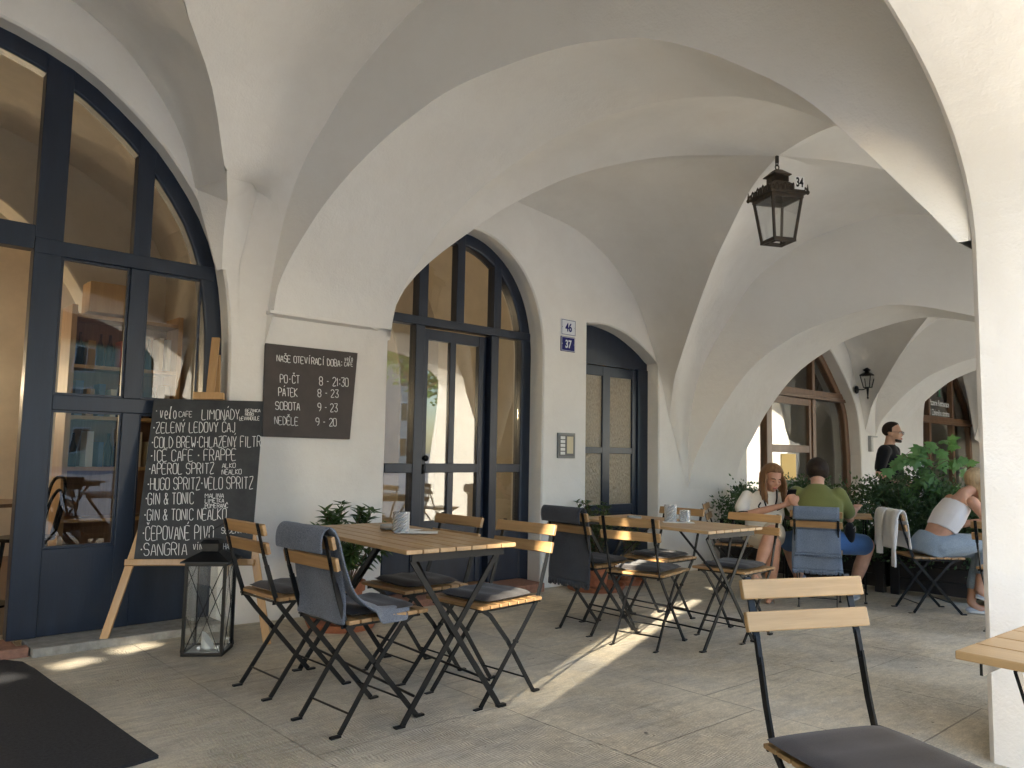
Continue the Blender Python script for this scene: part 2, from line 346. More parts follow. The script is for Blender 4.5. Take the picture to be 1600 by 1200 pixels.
def stone_floor():
    m = bpy.data.materials.new('sandstone slabs'); m.use_nodes = True
    n = m.node_tree.nodes; L = m.node_tree.links; b = n['Principled BSDF']
    tc = n.new('ShaderNodeTexCoord'); mp = n.new('ShaderNodeMapping'); L.new(tc.outputs['Object'], mp.inputs[0])
    mp.inputs['Rotation'].default_value = (0, 0, radians(90)); mp.inputs['Location'].default_value = (.35, -.61, 0)
    br = n.new('ShaderNodeTexBrick'); br.inputs['Scale'].default_value = 1; br.inputs['Mortar Size'].default_value = .0045
    br.inputs['Mortar Smooth'].default_value = .5; br.inputs['Brick Width'].default_value = 1.18; br.inputs['Row Height'].default_value = .93
    br.offset = .37; br.squash = .8; br.squash_frequency = 3
    br.inputs['Color1'].default_value = (.61, .54, .415, 1); br.inputs['Color2'].default_value = (.55, .495, .395, 1); br.inputs['Mortar'].default_value = (.30, .27, .22, 1)
    # wobble the joints a little
    wn = n.new('ShaderNodeTexNoise'); wn.inputs['Scale'].default_value = 9; wn.inputs['Detail'].default_value = 3; L.new(tc.outputs['Object'], wn.inputs['Vector'])
    sc = n.new('ShaderNodeVectorMath'); sc.operation = 'SCALE'; sc.inputs['Scale'].default_value = .012
    ad = n.new('ShaderNodeVectorMath'); ad.operation = 'ADD'
    L.new(wn.outputs['Color'], sc.inputs[0]); L.new(mp.outputs[0], ad.inputs[0]); L.new(sc.outputs[0], ad.inputs[1]); L.new(ad.outputs[0], br.inputs['Vector'])
    def nz(scale, detail=6, stretch=None, rough=.6):
        t = n.new('ShaderNodeTexNoise'); t.inputs['Scale'].default_value = scale; t.inputs['Detail'].default_value = detail; t.inputs['Roughness'].default_value = rough
        if stretch:
            q = n.new('ShaderNodeMapping'); q.inputs['Scale'].default_value = stretch; L.new(tc.outputs['Object'], q.inputs[0]); L.new(q.outputs[0], t.inputs['Vector'])
        else: L.new(tc.outputs['Object'], t.inputs['Vector'])
        return t
    def rng(src, a, c, lo, hi):
        r = n.new('ShaderNodeMapRange'); r.inputs[1].default_value = a; r.inputs[2].default_value = c; r.inputs[3].default_value = lo; r.inputs[4].default_value = hi
        L.new(src, r.inputs[0]); return r.outputs[0]
    def mixc(fac, A, col, mode='MIX'):
        x = n.new('ShaderNodeMix'); x.data_type = 'RGBA'; x.blend_type = mode
        L.new(fac, x.inputs['Factor']); L.new(A, x.inputs['A']); x.inputs['B'].default_value = (*col, 1); return x.outputs['Result']
    big = nz(.55, 4); c = mixc(rng(big.outputs[0], .42, .64, 0, .7), br.outputs['Color'], (.50, .425, .30))
    g2 = nz(1.7, 8); c = mixc(rng(g2.outputs[0], .45, .68, 0, .65), c, (.33, .32, .295))
    st = nz(3.2, 9, (.5, 3.2, 1), .72); c = mixc(rng(st.outputs[0], .52, .66, 0, .55), c, (.58, .545, .475))
    st2 = nz(4.1, 9, (.35, 4.5, 1), .75); c = mixc(rng(st2.outputs[0], .54, .68, 0, .6), c, (.27, .24, .195))
    def mul(A, src, a, c_, lo, hi):
        r = n.new('ShaderNodeMapRange'); r.inputs[1].default_value = a; r.inputs[2].default_value = c_; r.inputs[3].default_value = lo; r.inputs[4].default_value = hi; L.new(src, r.inputs[0])
        x = n.new('ShaderNodeMix'); x.data_type = 'RGBA'; x.blend_type = 'MULTIPLY'; x.inputs['Factor'].default_value = 1; L.new(A, x.inputs['A']); L.new(r.outputs[0], x.inputs['B']); return x.outputs['Result']
    c = mul(c, nz(11, 8, (.6, 1.6, 1), .75).outputs[0], .3, .7, .92, 1.32); c = mul(c, nz(34, 6, (.7, 1.3, 1), .7).outputs[0], .3, .7, .88, 1.20)
    sp = nz(9, 3); c = mixc(rng(sp.outputs[0], .715, .74, 0, .8), c, (.075, .065, .055))
    gr = nz(150, 3); c = mixc(rng(gr.outputs[0], .35, .65, .0, .35), c, (.16, .145, .12))
    # pale and dark hairline scratches
    for (s, rot, col, k) in ((.8, 12, (.62, .58, .50), .5), (.6, 25, (.58, .54, .46), .4)):
        q = n.new('ShaderNodeMapping'); q.inputs['Rotation'].default_value = (0, 0, radians(rot)); q.inputs['Scale'].default_value = (s, s*2.4, 1); L.new(tc.outputs['Object'], q.inputs[0])
        v = n.new('ShaderNodeTexVoronoi'); v.feature = 'DISTANCE_TO_EDGE'; v.inputs['Scale'].default_value = 1; L.new(q.outputs[0], v.inputs['Vector'])
        gate = rng(nz(1.1).outputs[0], .5, .58, 0, k); ln = rng(v.outputs['Distance'], 0, .006, 1, 0)
        mu = n.new('ShaderNodeMath'); mu.operation = 'MULTIPLY'; L.new(gate, mu.inputs[0]); L.new(ln, mu.inputs[1]); c = mixc(mu.outputs[0], c, col)
    wv = n.new('ShaderNodeTexWave'); wv.inputs['Scale'].default_value = 24; wv.inputs['Distortion'].default_value = 11; wv.inputs['Detail'].default_value = 3; wv.inputs['Detail Scale'].default_value = .5
    L.new(tc.outputs['Object'], wv.inputs['Vector'])
    gate = rng(nz(.8, 3).outputs[0], .42, .58, 0, .8)
    mu = n.new('ShaderNodeMath'); mu.operation = 'MULTIPLY'; L.new(wv.outputs[0], mu.inputs[0]); L.new(gate, mu.inputs[1])
    c = mul(c, mu.outputs[0], 0, 1, 1.03, .89)
    L.new(c, b.inputs['Base Color'])
    rr = nz(6, 6); L.new(rng(rr.outputs[0], .3, .7, .55, .85), b.inputs['Roughness']); b.inputs['Specular IOR Level'].default_value = .35
    a2 = n.new('ShaderNodeMath'); a2.operation = 'ADD'; L.new(mu.outputs[0], a2.inputs[0]); L.new(st.outputs[0], a2.inputs[1])
    b1 = n.new('ShaderNodeBump'); b1.inputs['Distance'].default_value = .007; L.new(a2.outputs[0], b1.inputs['Height'])
    b2 = n.new('ShaderNodeBump'); b2.inputs['Distance'].default_value = .004; b2.invert = True; L.new(br.outputs['Fac'], b2.inputs['Height']); L.new(b1.outputs[0], b2.inputs['Normal'])
    L.new(b2.outputs[0], b.inputs['Normal'])
    return m
M['floor'] = stone_floor()
M['paving'] = mat('granite setts of the square', (.41, .41, .41), .8, noise_amt=.35, nscale=5, bump=.006, bscale=14)

mb = MB()
xs = [-14, -8, -4, 0, 2, 4, 6, 8, 10, 12, 16, 24]
mb.grid([[(x, y, fz(x)) for x in xs] for y in (OUT-.06, 1, 3, 5.6)])
tag(mb.build('arcade_floor', M['floor']), kind='structure')
mb = MB(); mb.grid([[(x, y, -.30) for x in (-300, -60, -14, 24, 80, 300)] for y in (-300, -60, -20, OUT-.05)])
tag(mb.build('square_pavement', M['paving']), kind='structure')
mb = MB(); mb.bb((-14, OUT-.24, -.31), (24, OUT-.062, -.24)); tag(mb.build('kerb', M['stone'], bevel=.01), kind='structure')

# ---------------------------------------------------------------- arcade building
BLD = thing('arcade_building', 'white plastered arcade with vaulted ceiling, thick pillars and glazed shop fronts', 'building')

def wall(mb, x0, x1, z0, z1, ya, yb, ops, cham=.014):
    """wall between planes ya (front) and yb with arched openings; every outline runs left base -> top -> right base"""
    s = 1 if yb > ya else -1
    brk = {x0, x1}
    for o in ops: brk |= {round(p[0], 5) for p in o}
    brk = sorted(brk)
    for a, b in zip(brk, brk[1:]):
        mid = (a+b)/2; za = zb = z0
        for o in ops:
            if o[0][0]-1e-6 <= mid <= o[-1][0]+1e-6:
                top = [p for i, p in enumerate(o) if 0 < i < len(o)-1]
                za, zb = interp(top, a+1e-6), interp(top, b-1e-6)
        n = 3 if z1-za > 1 else 1
        for y in (ya, yb):
            mb.add([(a, y, za), (b, y, zb), (b, y, z1), (a, y, z1)], [(0, 1, 2, 3)])
    for o in ops:
        rows = []
        m = len(o)
        for i, p in enumerate(o):
            d = Vector(o[min(i+1, m-1)])-Vector(o[max(i-1, 0)]); d.normalize(); nrm = Vector((d.y, -d.x))  # into the opening
            q = Vector(p)+nrm*cham
            rows.append([(p[0], ya, p[1]), (p[0]+nrm.x*cham*.4, ya+s*cham*.35, p[1]+nrm.y*cham*.4), (q.x, ya+s*cham, q.y), (q.x, (ya+yb)/2, q.y), (q.x, yb-s*cham, q.y), (p[0], yb, p[1])])
        mb.grid(rows)

def mirror(pts, xc): return [(2*xc-x, z) for x, z in pts]+[(x, z) for x, z in reversed(pts)]
def dense(o, n=40):
    """smooth the arched part between the two jambs"""
    c = smooth_curve([(x, z, 0) for x, z in o[1:-1]], n)
    return [o[0]]+[(p.x, p.y) for p in c]+[o[-1]]
R1 = [(2.095, .0), (2.095, 1.58), (2.085, 1.92), (2.03, 2.31), (1.93, 2.6), (1.79, 2.83), (1.57, 3.09), (1.26, 3.335), (1.04, 3.45), (.7, 3.55), (.15, 3.62)]
R2 = [(5.03, -.06), (5.03, 1.78), (5.02, 2.2), (4.92, 2.56), (4.73, 2.83), (4.46, 3.01), (4.17, 3.07)]
O1 = dense(mirror(R1[:-1], .15)[:len(R1)-1]+[(.15, 3.62)]+list(reversed(R1[:-1])))
O2 = dense(mirror(R2[:-1], 4.17)[:len(R2)-1]+[(4.17, 3.07)]+list(reversed(R2[:-1])))
O3 = dense([(5.60, -.1), (5.60, 2.43), (5.75, 2.45), (5.92, 2.455), (6.23, 2.40), (6.55, 2.27), (6.78, 2.13), (6.781, -.1)], 20)
R5 = [(11.78, -.2), (11.78, 1.2), (11.66, 1.88), (11.25, 2.36), (10.75, 2.75), (10.2, 2.93)]
O5 = dense(mirror(R5[:-1], 10.15)[:5]+[(10.15, 2.93)]+list(reversed(R5[:-1])))
R6 = [(17.3, -.2), (17.3, 1.2), (17.2, 2.04), (16.8, 2.55), (16.36, 2.87), (15.8, 3.0)]
O6 = dense(mirror(R6[:-1], 15.75)[:5]+[(15.75, 3.0)]+list(reversed(R6[:-1])))
O0 = [(x-4.97, z) for x, z in O2]
mb = MB(); wall(mb, -14, 24, -.3, 4.8, FY, FY+.42, [O0, O1, O2, O3, O5, O6]); mb.build('facade_wall', M['plaster'], BLD)

# outer wall with street arches
PIL = [(-12.7, -11.78), (-7.65, -5.60), (-1.24, -.20), (3.575, 4.52), (8.54, 9.6), (13.5, 14.6), (18.5, 19.6)]
def sup_arch(xl, xr, zs, rise, e=2.2, zb=-.35):
    xc, a = (xl+xr)/2, (xr-xl)/2; o = [(xl, zb)]
    for i in range(45):
        t = pi*(1-i/44); c, s_ = cos(t), sin(t)
        o.append((xc+a*math.copysign(abs(c)**(2/e), c), zs+rise*abs(s_)**(2/e)))
    return o+[(xr, zb)]
outops = [sup_arch(a[1], b[0], 3.5 if b[0] < -6 else 2.30 if b[0] < -.5 else 2.0, .88) for a, b in zip(PIL, PIL[1:])]
def worn(o, seed):
    """plaster edge is never quite straight"""
    res = []
    for i, (x, z) in enumerate(o):
        q = noise.noise_vector(Vector((x*3+seed, z*3, seed)))*.012 if 0 < i < len(o)-1 else Vector((0,0,0)); res.append((x+q.x, z+q.z))
    return sorted(res, key=lambda p: p[0]) if False else res
def jambs(o, n=9):
    """add points on the straight jambs so that they can wander"""
    a, b = o[0], o[1]; c, d = o[-2], o[-1]
    return o
mb = MB(); wall(mb, -14, 24, -.35, 9.5, OY, OUT, outops, .022); mb.build('outer_wall', M['plaster_rough'], BLD)
# chipped corner of the near pillar: a ragged patch of bare render
mb = MB(); rows = []
for k in range(33):
    z = .10+k*.016; w = .004+.020*max(0, noise.noise(Vector((z*9, 2.2, 0)))+.25)
    rows.append([(3.5745-.001, OY-.03-w*.8, z), (3.5735, OY-.010, z), (3.579, OY+.0015, z), (3.588+w, OY+.0015, z)])
mb.grid(rows); mb.build('chipped_plaster', mat('bare render', (.48, .40, .30), .9, bump=.004, bscale=60), BLD)
# unseen street-side buttresses, added to keep the sun off the near pillar
for a, b in PIL[2:]:
    xa, xb = max(a, b-1.0), b; mb = MB()
    mb.add([(xa, OUT+.01, -.3), (xb, OUT+.01, -.3), (xb, -1.15, -.3), (xa, -1.15, -.3), (xa, OUT+.01, 4.6), (xb, OUT+.01, 4.6), (xb, -.60, 4.0), (xa, -.60, 4.0)], [(0,1,2,3),(4,5,6,7),(0,1,5,4),(1,2,6,5),(2,3,7,6),(3,0,4,7)])
    mb.build('shading_buttress', M['plaster_rough'], BLD, bevel=.02)
# rest of the building above the vaults
mb = MB(); mb.bb((-14, OUT+.02, 4.9), (24, 13, 5.1)); mb.bb((-14.2, OUT, -.3), (-14, 13, 9.4)); mb.bb((24, OUT, -.3), (24.2, 13, 9.4)); mb.bb((-14, 12.9, -.3), (24, 13.1, 9.4))
mb.build('upper_floor', M['plaster'], BLD)
mb = MB(); mb.add([(-14.4, OUT-.4, 9.5), (24.4, OUT-.4, 9.5), (24.4, 6, 13), (-14.4, 6, 13), (-14.4, 13.4, 9.5), (24.4, 13.4, 9.5)], [(0, 1, 2, 3), (3, 2, 5, 4), (0, 3, 4), (1, 5, 2), (0, 4, 5, 1)])
mb.build('roof', mat('red roof tiles', (.25, .09, .05), .8, noise_amt=.4, nscale=3), BLD)

# ---------------------------------------------------------------- ribs and vaults
YM = 3.04
def sym(half):
    """half profile (facade side) -> whole profile, mirrored about the middle of the arcade"""
    return half+[(2*YM-y, z) for y, z in reversed(half) if y > YM+.05]
P1 = [(4.945, 2.07), (4.88, 2.32), (4.58, 2.73), (4.28, 2.985), (3.94, 3.19), (3.53, 3.345), (3.0, 3.41), (2.52, 3.36), (2.19, 3.22), (1.89, 3.02), (1.67, 2.83), (1.49, 2.61), (1.32, 2.38), (1.2, 2.22), (1.10, 2.07)]
U1 = [(5.02, 1.84), (5.0, 2.08), (4.95, 2.46), (4.875, 2.77), (4.73, 3.09), (4.54, 3.34), (4.35, 3.57), (4.12, 3.76), (3.81, 3.96), (3.4, 4.07), (3.0, 4.10), (2.4, 4.04), (1.9, 3.85), (1.5, 3.55), (1.25, 3.2), (1.12, 2.9), (1.065, 2.6), (1.06, 2.07)]
K1 = .318
P2 = sym([(5.02, .78), (4.95, 1.1), (4.84, 1.33), (4.64, 1.69), (4.37, 2.06), (4.17, 2.24), (3.85, 2.44), (3.55, 2.55), (3.3, 2.62), (3.04, 2.66)])
U2 = sym([(5.02, .80), (5.015, 1.31), (4.98, 1.66), (4.90, 2.01), (4.76, 2.33), (4.56, 2.65), (4.36, 2.97), (4.15, 3.17), (3.85, 3.36), (3.55, 3.47), (3.04, 3.56)])
P3 = [(y, 1.5+(z-.78)*1.25/1.88) for y, z in P2]
U3 = [(y, 1.48+(z-.8)*2.06/2.76) for y, z in U2]
def rz3(pr, dx, k=None): return [Vector((dx+(skew(y) if k is None else k*(FY-y)), y, z)) for y, z in pr]
def rib(x0, w, prof, upN, upF, name='transverse_arch', mt='plaster_rough'):
    n = 56; kk = K1 if prof is P1 else None; a = smooth_curve(rz3(prof, x0, kk), n); b = [p+Vector((w, 0, 0)) for p in a]
    un = smooth_curve(rz3(upN, x0, kk), n); uf = smooth_curve(rz3(upF, x0+w, kk), n)
    mb = MB(); rows = []
    for k in range(n+1):
        r = [a[k].lerp(b[k], t/8) for t in range(9)]; r = [wob(p, .010 if 0 < i < 8 else .007, 1.9) for i, p in enumerate(r)]
        rows.append(r)
    mb.grid(rows)
    mb.grid([[wob(un[k], .004), un[k].lerp(a[k], .5), rows[k][0]] for k in range(n+1)])
    mb.grid([[rows[k][-1], wob(uf[k], .004)] for k in range(n+1)])
    return mb.build(name, M[mt], BLD, auto=28)
RX = [2.31+4.97*(i-1) for i in range(-2, 5)]       # near edges of ribs -2..4 on the facade
def rx(i): return RX[i+2]
PW = {1: (P1, U1, [(y, z+.02) for y, z in P1], .95), 2: (P2, U2, [(y, z+.02) for y, z in P2], .95)}
def prof(i):
    if i in PW: return PW[i]
    if i >= 3: return (P3, U3, [(y, z+.02) for y, z in P3], .95)
    return (P1, U1, [(y, z+.02) for y, z in P1], .95)
for i in range(-2, 5): p = prof(i); rib(rx(i), p[3], p[0], p[1], p[2])
# the ribs start from a thin ledge on the wall
for i in (-1, 0, 1):
    x0 = rx(i); mb = MB(); mb.add([(x0-.004, FY+.02, 2.055), (x0+.94, FY+.02, 2.055), (x0+.90, FY-.02, 2.058), (x0+.80, FY-.085, 2.060), (x0-.004, FY-.092, 2.062), (x0-.004, FY+.02, 2.085), (x0+.94, FY+.02, 2.085), (x0+.90, FY-.02, 2.085), (x0+.80, FY-.083, 2.085), (x0-.004, FY-.088, 2.085)],
        [(4,3,2,1,0), (5,6,7,8,9), (0,1,6,5), (1,2,7,6), (2,3,8,7), (3,4,9,8), (4,0,5,9)]); mb.build('corbel', M['plaster'], BLD, bevel=.005)

def halves(pts, C, n=26):
    """resample a spring-to-spring curve so that its crown falls in the middle"""
    k = max(range(len(pts)), key=lambda i: pts[i].z)
    a = smooth_curve(pts[:k+1], n); b = smooth_curve(pts[k:], n)
    return a+b[1:]
def cell(bound, groin, mb, rows=7, bulge=0):
    G = []
    for k in range(len(bound)):
        r = []
        for j in range(rows+1):
            t = j/rows; p = bound[k].lerp(groin[k], t); p.z += bulge*4*t*(1-t)*min(1, 5*k/len(bound), 5*(len(bound)-1-k)/len(bound))
            r.append(wob(p, .004 if 0 < j < rows else .003))
        G.append(r)
    mb.grid(G)
WA = [(.30, 1.9), (.36, 2.35), (.55, 2.80), (.85, 3.13), (1.25, 3.35), (1.74, 3.42)]      # facade lunette of a bay, x from its left rib
WA2 = [(2.18, 3.38), (2.62, 3.32), (3.10, 3.13), (3.52, 2.80), (3.73, 2.49), (3.96, 2.03), (4.13, 1.57)]
def vault(x0, left, right, C, A1, A2, lun, B1, B2, g2=None, gl=None, bulge=.03):
    """x0 left-hand spring offset; left/right boundary curves of the ribs; C crown; A*/B* springers on facade and outer wall"""
    C = Vector(C); n = 26
    def gpath(A, pts=None):
        A = Vector(A)
        if pts: return [Vector(p) for p in pts]+[C]
        out = []
        for k in range(7):
            t = k/6; p = A.lerp(C, t); p.z = A.z+(C.z-A.z)*(1-(1-t)**2.3)**.62; out.append(p)
        return out
    gA1, gA2, gB1, gB2 = gpath(A1, gl), gpath(A2, g2), gpath(B1), gpath(B2)
    def join(a, b): return smooth_curve(a, n)+list(reversed(smooth_curve(b, n)))[1:]
    mb = MB()
    cell(halves(left, C), join(gA1, gB1), mb, bulge=bulge)
    cell(halves(right, C), join(gA2, gB2), mb, bulge=bulge)
    lf = [Vector((x0+x, FY-.002, z)) for x, z in lun]
    cell(halves(lf, C), join(gA1, gA2), mb, bulge=bulge)
    lo = [Vector((x0+x+skew(OY), OY+.002, z)) for x, z in lun]
    cell(halves(lo, C), join(gB1, gB2), mb, bulge=bulge)
    return mb.build('vault', M['plaster'], BLD, auto=22)
for b in (2, 3, 4):
    d = 4.97*(b-2)
    L_ = smooth_curve(rz3(prof(b-1)[2], rx(b-1)+.95, K1 if b == 2 else None), 50); R_ = smooth_curve(rz3(prof(b)[1], rx(b)), 50)
    g2 = [(6.94+d, 5.03, 1.57), (6.89+d, 4.95, 1.78), (6.81+d, 4.86, 1.97), (6.69+d, 4.69, 2.18), (6.47+d, 4.38, 2.53), (6.21+d, 4.03, 2.86), (5.96+d, 3.68, 3.13), (5.68+d, 3.28, 3.38)]
    gl = [(3.33+d, 5.02, 2.0), (3.37+d, 4.99, 2.31), (3.52+d, 4.84, 2.59), (3.8+d, 4.57, 2.90), (4.0+d, 4.38, 3.09), (4.36+d, 4.04, 3.33), (4.8+d, 3.6, 3.47), (5.17+d, 3.27, 3.50)]
    zf = 1.0
    lun = [(a, z) for a, z in WA+WA2]
    vault(rx(b-1)+.74 if False else 2.81+d, L_, R_, (5.5+d, 2.95, 3.50), (3.33+d, 5.02, 2.0), (6.94+d, 5.03, 1.57), lun, (4.33+d, 1.06, 2.05), (8.0+d, 1.06, 1.6), g2, gl, .10)
# bays 1, 0, -1: taller vaults resting on pendant corbels
def tall_bay(b):
    d = 4.97*(b-1); C = Vector((.75+d, 3.05, 4.10)); n = 26; mb = MB()
    up = smooth_curve(rz3(U1, rx(b), K1), 50); lf = smooth_curve(rz3([(y, z+.02) for y, z in P1], rx(b-1)+.95, K1), 50)
    gR = [Vector(p) for p in ((1.865+d, 4.70, 2.83), (1.815+d, 4.64, 2.944), (1.774+d, 4.58, 3.01), (1.631+d, 4.40, 3.26), (1.42+d, 4.15, 3.415), (1.313+d, 4.0, 3.475), (1.05+d, 3.55, 3.78))]+[C]
    gRl = [Vector(p) for p in ((2.14+d, 5.028, 1.83), (2.115+d, 5.026, 2.42), (2.225+d, 5.02, 2.95))]+smooth_curve(gR, 20)
    gL = [Vector((-1.68+d, 5.02, 2.3)), Vector((-1.55+d, 4.9, 2.9)), Vector((-1.2+d, 4.6, 3.4)), Vector((-.5+d, 4.0, 3.85)), Vector((.2+d, 3.4, 4.05)), C]
    oR = [Vector((3.57+d, 1.058, 2.07)), Vector((3.50+d, 1.06, 2.9)), Vector((3.0+d, 1.4, 3.5)), Vector((1.8+d, 2.2, 3.85)), C]
    oL = [Vector((-.66+d, 1.06, 2.1)), Vector((-.6+d, 1.2, 2.7)), Vector((-.2+d, 1.8, 3.5)), Vector((.3+d, 2.5, 3.95)), C]
    def join(a, b_): return smooth_curve(a, n)+list(reversed(smooth_curve(b_, n)))[1:]
    def poly(pts, n):
        L = [0]
        for p, q in zip(pts, pts[1:]): L.append(L[-1]+(q-p).length)
        out = []
        for k in range(n+1):
            x = L[-1]*k/n; j = max(i for i in range(len(L)-1) if L[i] <= x+1e-9); out.append(pts[j].lerp(pts[j+1], (x-L[j])/(L[j+1]-L[j])))
        return out
    cell(halves(up, C), poly(gRl, n)+list(reversed(smooth_curve(oR, n)))[1:], mb, bulge=.02)
    cell(halves(lf, C), join(gL, oL), mb, bulge=.02)
    lun = [Vector((x+d, FY-.002, z)) for x, z in ((-1.69, 2.3), (-1.6, 2.85), (-1.35, 3.3), (-.95, 3.62), (-.4, 3.86), (.15, 3.93), (.7, 3.87), (1.2, 3.69), (1.5, 3.42), (1.70, 3.12), (1.80, 2.82))]
    cell(halves(lun, C), join(gL, gR), mb, bulge=.02)
    lo = [Vector((x+d, OY+.002, z)) for x, z in ((-.66, 2.1), (-.5, 2.75), (-.1, 3.3), (.5, 3.7), (1.33, 3.95), (2.1, 3.8), (2.8, 3.42), (3.3, 3.1), (3.5, 2.8), (3.57, 2.07))]
    cell(halves(lo, C), join(oL, oR), mb, bulge=.02)
    mb.build('vault', M['plaster'], BLD, auto=36, weld=.004)
for b in (1, 0, -1): tall_bay(b)
# pendant corbel that carries the groin of the near bay
def pendant(d):
    t = Vector; mb = MB()
    a, c, f, e, tip = t((1.80+d, FY+.01, 2.825)), t((2.225+d, FY-.008, 2.95)), t((1.860+d, 4.684, 2.868)), t((1.953+d, 4.875, 2.735)), t((1.995+d, FY-.02, 2.32))
    mb.grid([[a.lerp(f, k/4), a.lerp(e, k/4), ] for k in range(5)]); mb.grid([[f.lerp(c, k/4), e.lerp(c, k/4)] for k in range(5)])
    n = 8; ri = [tip.lerp(e, k/n)+t((0, .022*4*(k/n)*(1-k/n), 0)) for k in range(n+1)]
    la = [t((1.97+d, FY+.003, 2.31)).lerp(a, k/n) for k in range(n+1)]; lc = [t((2.10+d, FY-.016, 2.33)).lerp(c, k/n) for k in range(n+1)]
    mb.grid([[wob(la[k], .002), wob(ri[k], .002)] for k in range(n+1)]); mb.grid([[wob(ri[k], .002), wob(lc[k], .002)] for k in range(n+1)])
    mb.build('pendant_corbel', M['plaster'], BLD, auto=30)
pendant(0); pendant(-4.97)
# ================================================================== SHOP FRONTS (parts of the building)
def arch_sheet(mb, xs, lo, hi, y):
    """upright sheet between lo(x) and hi(x)"""
    for a, b in zip(xs, xs[1:]):
        za, zb = hi(a), hi(b)
        if min(za-lo(a), zb-lo(b)) < 1e-3: continue
        mb.add([(a, y, lo(a)), (b, y, lo(b)), (b, y, zb), (a, y, za)], [(0, 1, 2, 3)])
def ring(mb, o, w, y0, y1):
    """arched frame of width w just inside outline o"""
    m = len(o); inn = []
    for i, p in enumerate(o):
        d = (Vector(o[min(i+1, m-1)])-Vector(o[max(i-1, 0)])).normalized(); n = Vector((d.y, -d.x)); inn.append((p[0]+n.x*w, p[1]+n.y*w))
    rows = []
    for p, q in zip(o, inn):
        c = .012
        e = ((q[0]-p[0]), (q[1]-p[1])); f = 1-c/w
        rows.append([(p[0], y1, p[1]), (p[0], y0, p[1]), (p[0]+e[0]*f, y0, p[1]+e[1]*f), (q[0], y0+c, q[1]), (q[0], y1, q[1]), (p[0], y1, p[1])])
    mb.grid(rows)
    return inn
def xz(mb, x0, x1, z0, z1, y0, y1): mb.bb((x0, y0, z0), (x1, y1, z1))
def vbar(mb, hi, x0, x1, z0, y0, y1, z1=None):
    """upright that runs up to the arch hi(x), cut to its curve"""
    t = [hi(x0)-.02, hi(x1)-.02] if z1 is None else [z1, z1]
    vs = [(x0, y0, z0), (x1, y0, z0), (x1, y1, z0), (x0, y1, z0), (x0, y0, t[0]), (x1, y0, t[1]), (x1, y1, t[1]), (x0, y1, t[0])]
    mb.add(vs, [(0, 3, 2, 1), (4, 5, 6, 7), (0, 1, 5, 4), (1, 2, 6, 5), (2, 3, 7, 6), (3, 0, 4, 7)])
def top_of(o):
    t = o[1:-1]
    return lambda x: interp(t, x)
def shrink(o, e): return [(x, z) for x, z in o]

# ---- cafe front with its left leaf open
Y1 = FY+.13
h1 = top_of(O1)
fr = MB(); inn = ring(fr, [(x, z) for x, z in O1], .125, Y1, Y1+.10)
hi1 = top_of(inn)
xz(fr, .947, 1.096, .05, 2.282, Y1-.004, Y1+.09); vbar(fr, h1, .947, 1.096, 2.352, Y1-.004, Y1+.09)
xz(fr, 1.481, 1.583, .05, 1.352, Y1, Y1+.08); xz(fr, 1.481, 1.583, 1.442, 2.262, Y1, Y1+.08); vbar(fr, h1, 1.485, 1.588, 2.335, Y1-.003, Y1+.08)
xz(fr, .949, 2.0, 2.262, 2.352, Y1-.008, Y1+.09); xz(fr, -1.9, .947, 2.282, 2.424, Y1-.006, Y1+.09)
xz(fr, 1.096, 2.0, 1.352, 1.442, Y1+.002, Y1+.08)
xz(fr, 1.0, 2.0, .05, .545, Y1+.006, Y1+.07)
vbar(fr, h1, -.66, -.56, 2.424, Y1-.003, Y1+.08); vbar(fr, h1, -1.28, -1.18, 2.424, Y1-.003, Y1+.08); xz(fr, -.66, -.52, .05, 2.282, Y1, Y1+.09); xz(fr, -1.9, -.66, .05, .55, Y1+.006, Y1+.07)
D1 = fr.build('glazed_shop_front', M['blue'], BLD, bevel=.004, auto=40)
gl = MB(); xs = [.95+i*(2.0-.95)/18 for i in range(19)]
arch_sheet(gl, xs, lambda x: .55, lambda x: min(2.27, hi1(x)), Y1+.045)
arch_sheet(gl, [-1.9+i*3.9/50 for i in range(51)], lambda x: 2.35, lambda x: hi1(x), Y1+.046)
gl.build('glass', M['glass'], D1)
# beading round the panes
bd = MB()
for (a, b, c, d) in ((1.096, 1.481, .545, 1.352), (1.096, 1.481, 1.442, 2.262), (1.583, 1.965, .545, 1.352), (1.583, 1.93, 1.442, 2.262)):
    for q in ((a, a+.014, c, d), (b-.014, b, c, d), (a+.0141, b-.0141, c, c+.014), (a+.0141, b-.0141, d-.014, d)): xz(bd, q[0], q[1], q[2], q[3], Y1+.018, Y1+.040)
bd.build('glazing_bead', M['blue'], D1)
# stone step and timber sill in front of it
mb = MB(); mb.bb((1.03, FY-.13, -.02), (2.09, FY+.16, .046)); mb.build('door_step', M['stone'], BLD, bevel=.008)
mb = MB(); mb.bb((-1.6, FY-.02, -.02), (.975, FY+.2, .05)); mb.bb((.35, FY-.09, -.02), (1.02, FY-.022, .052)); mb.build('door_sill', M['brick'], BLD, bevel=.006)

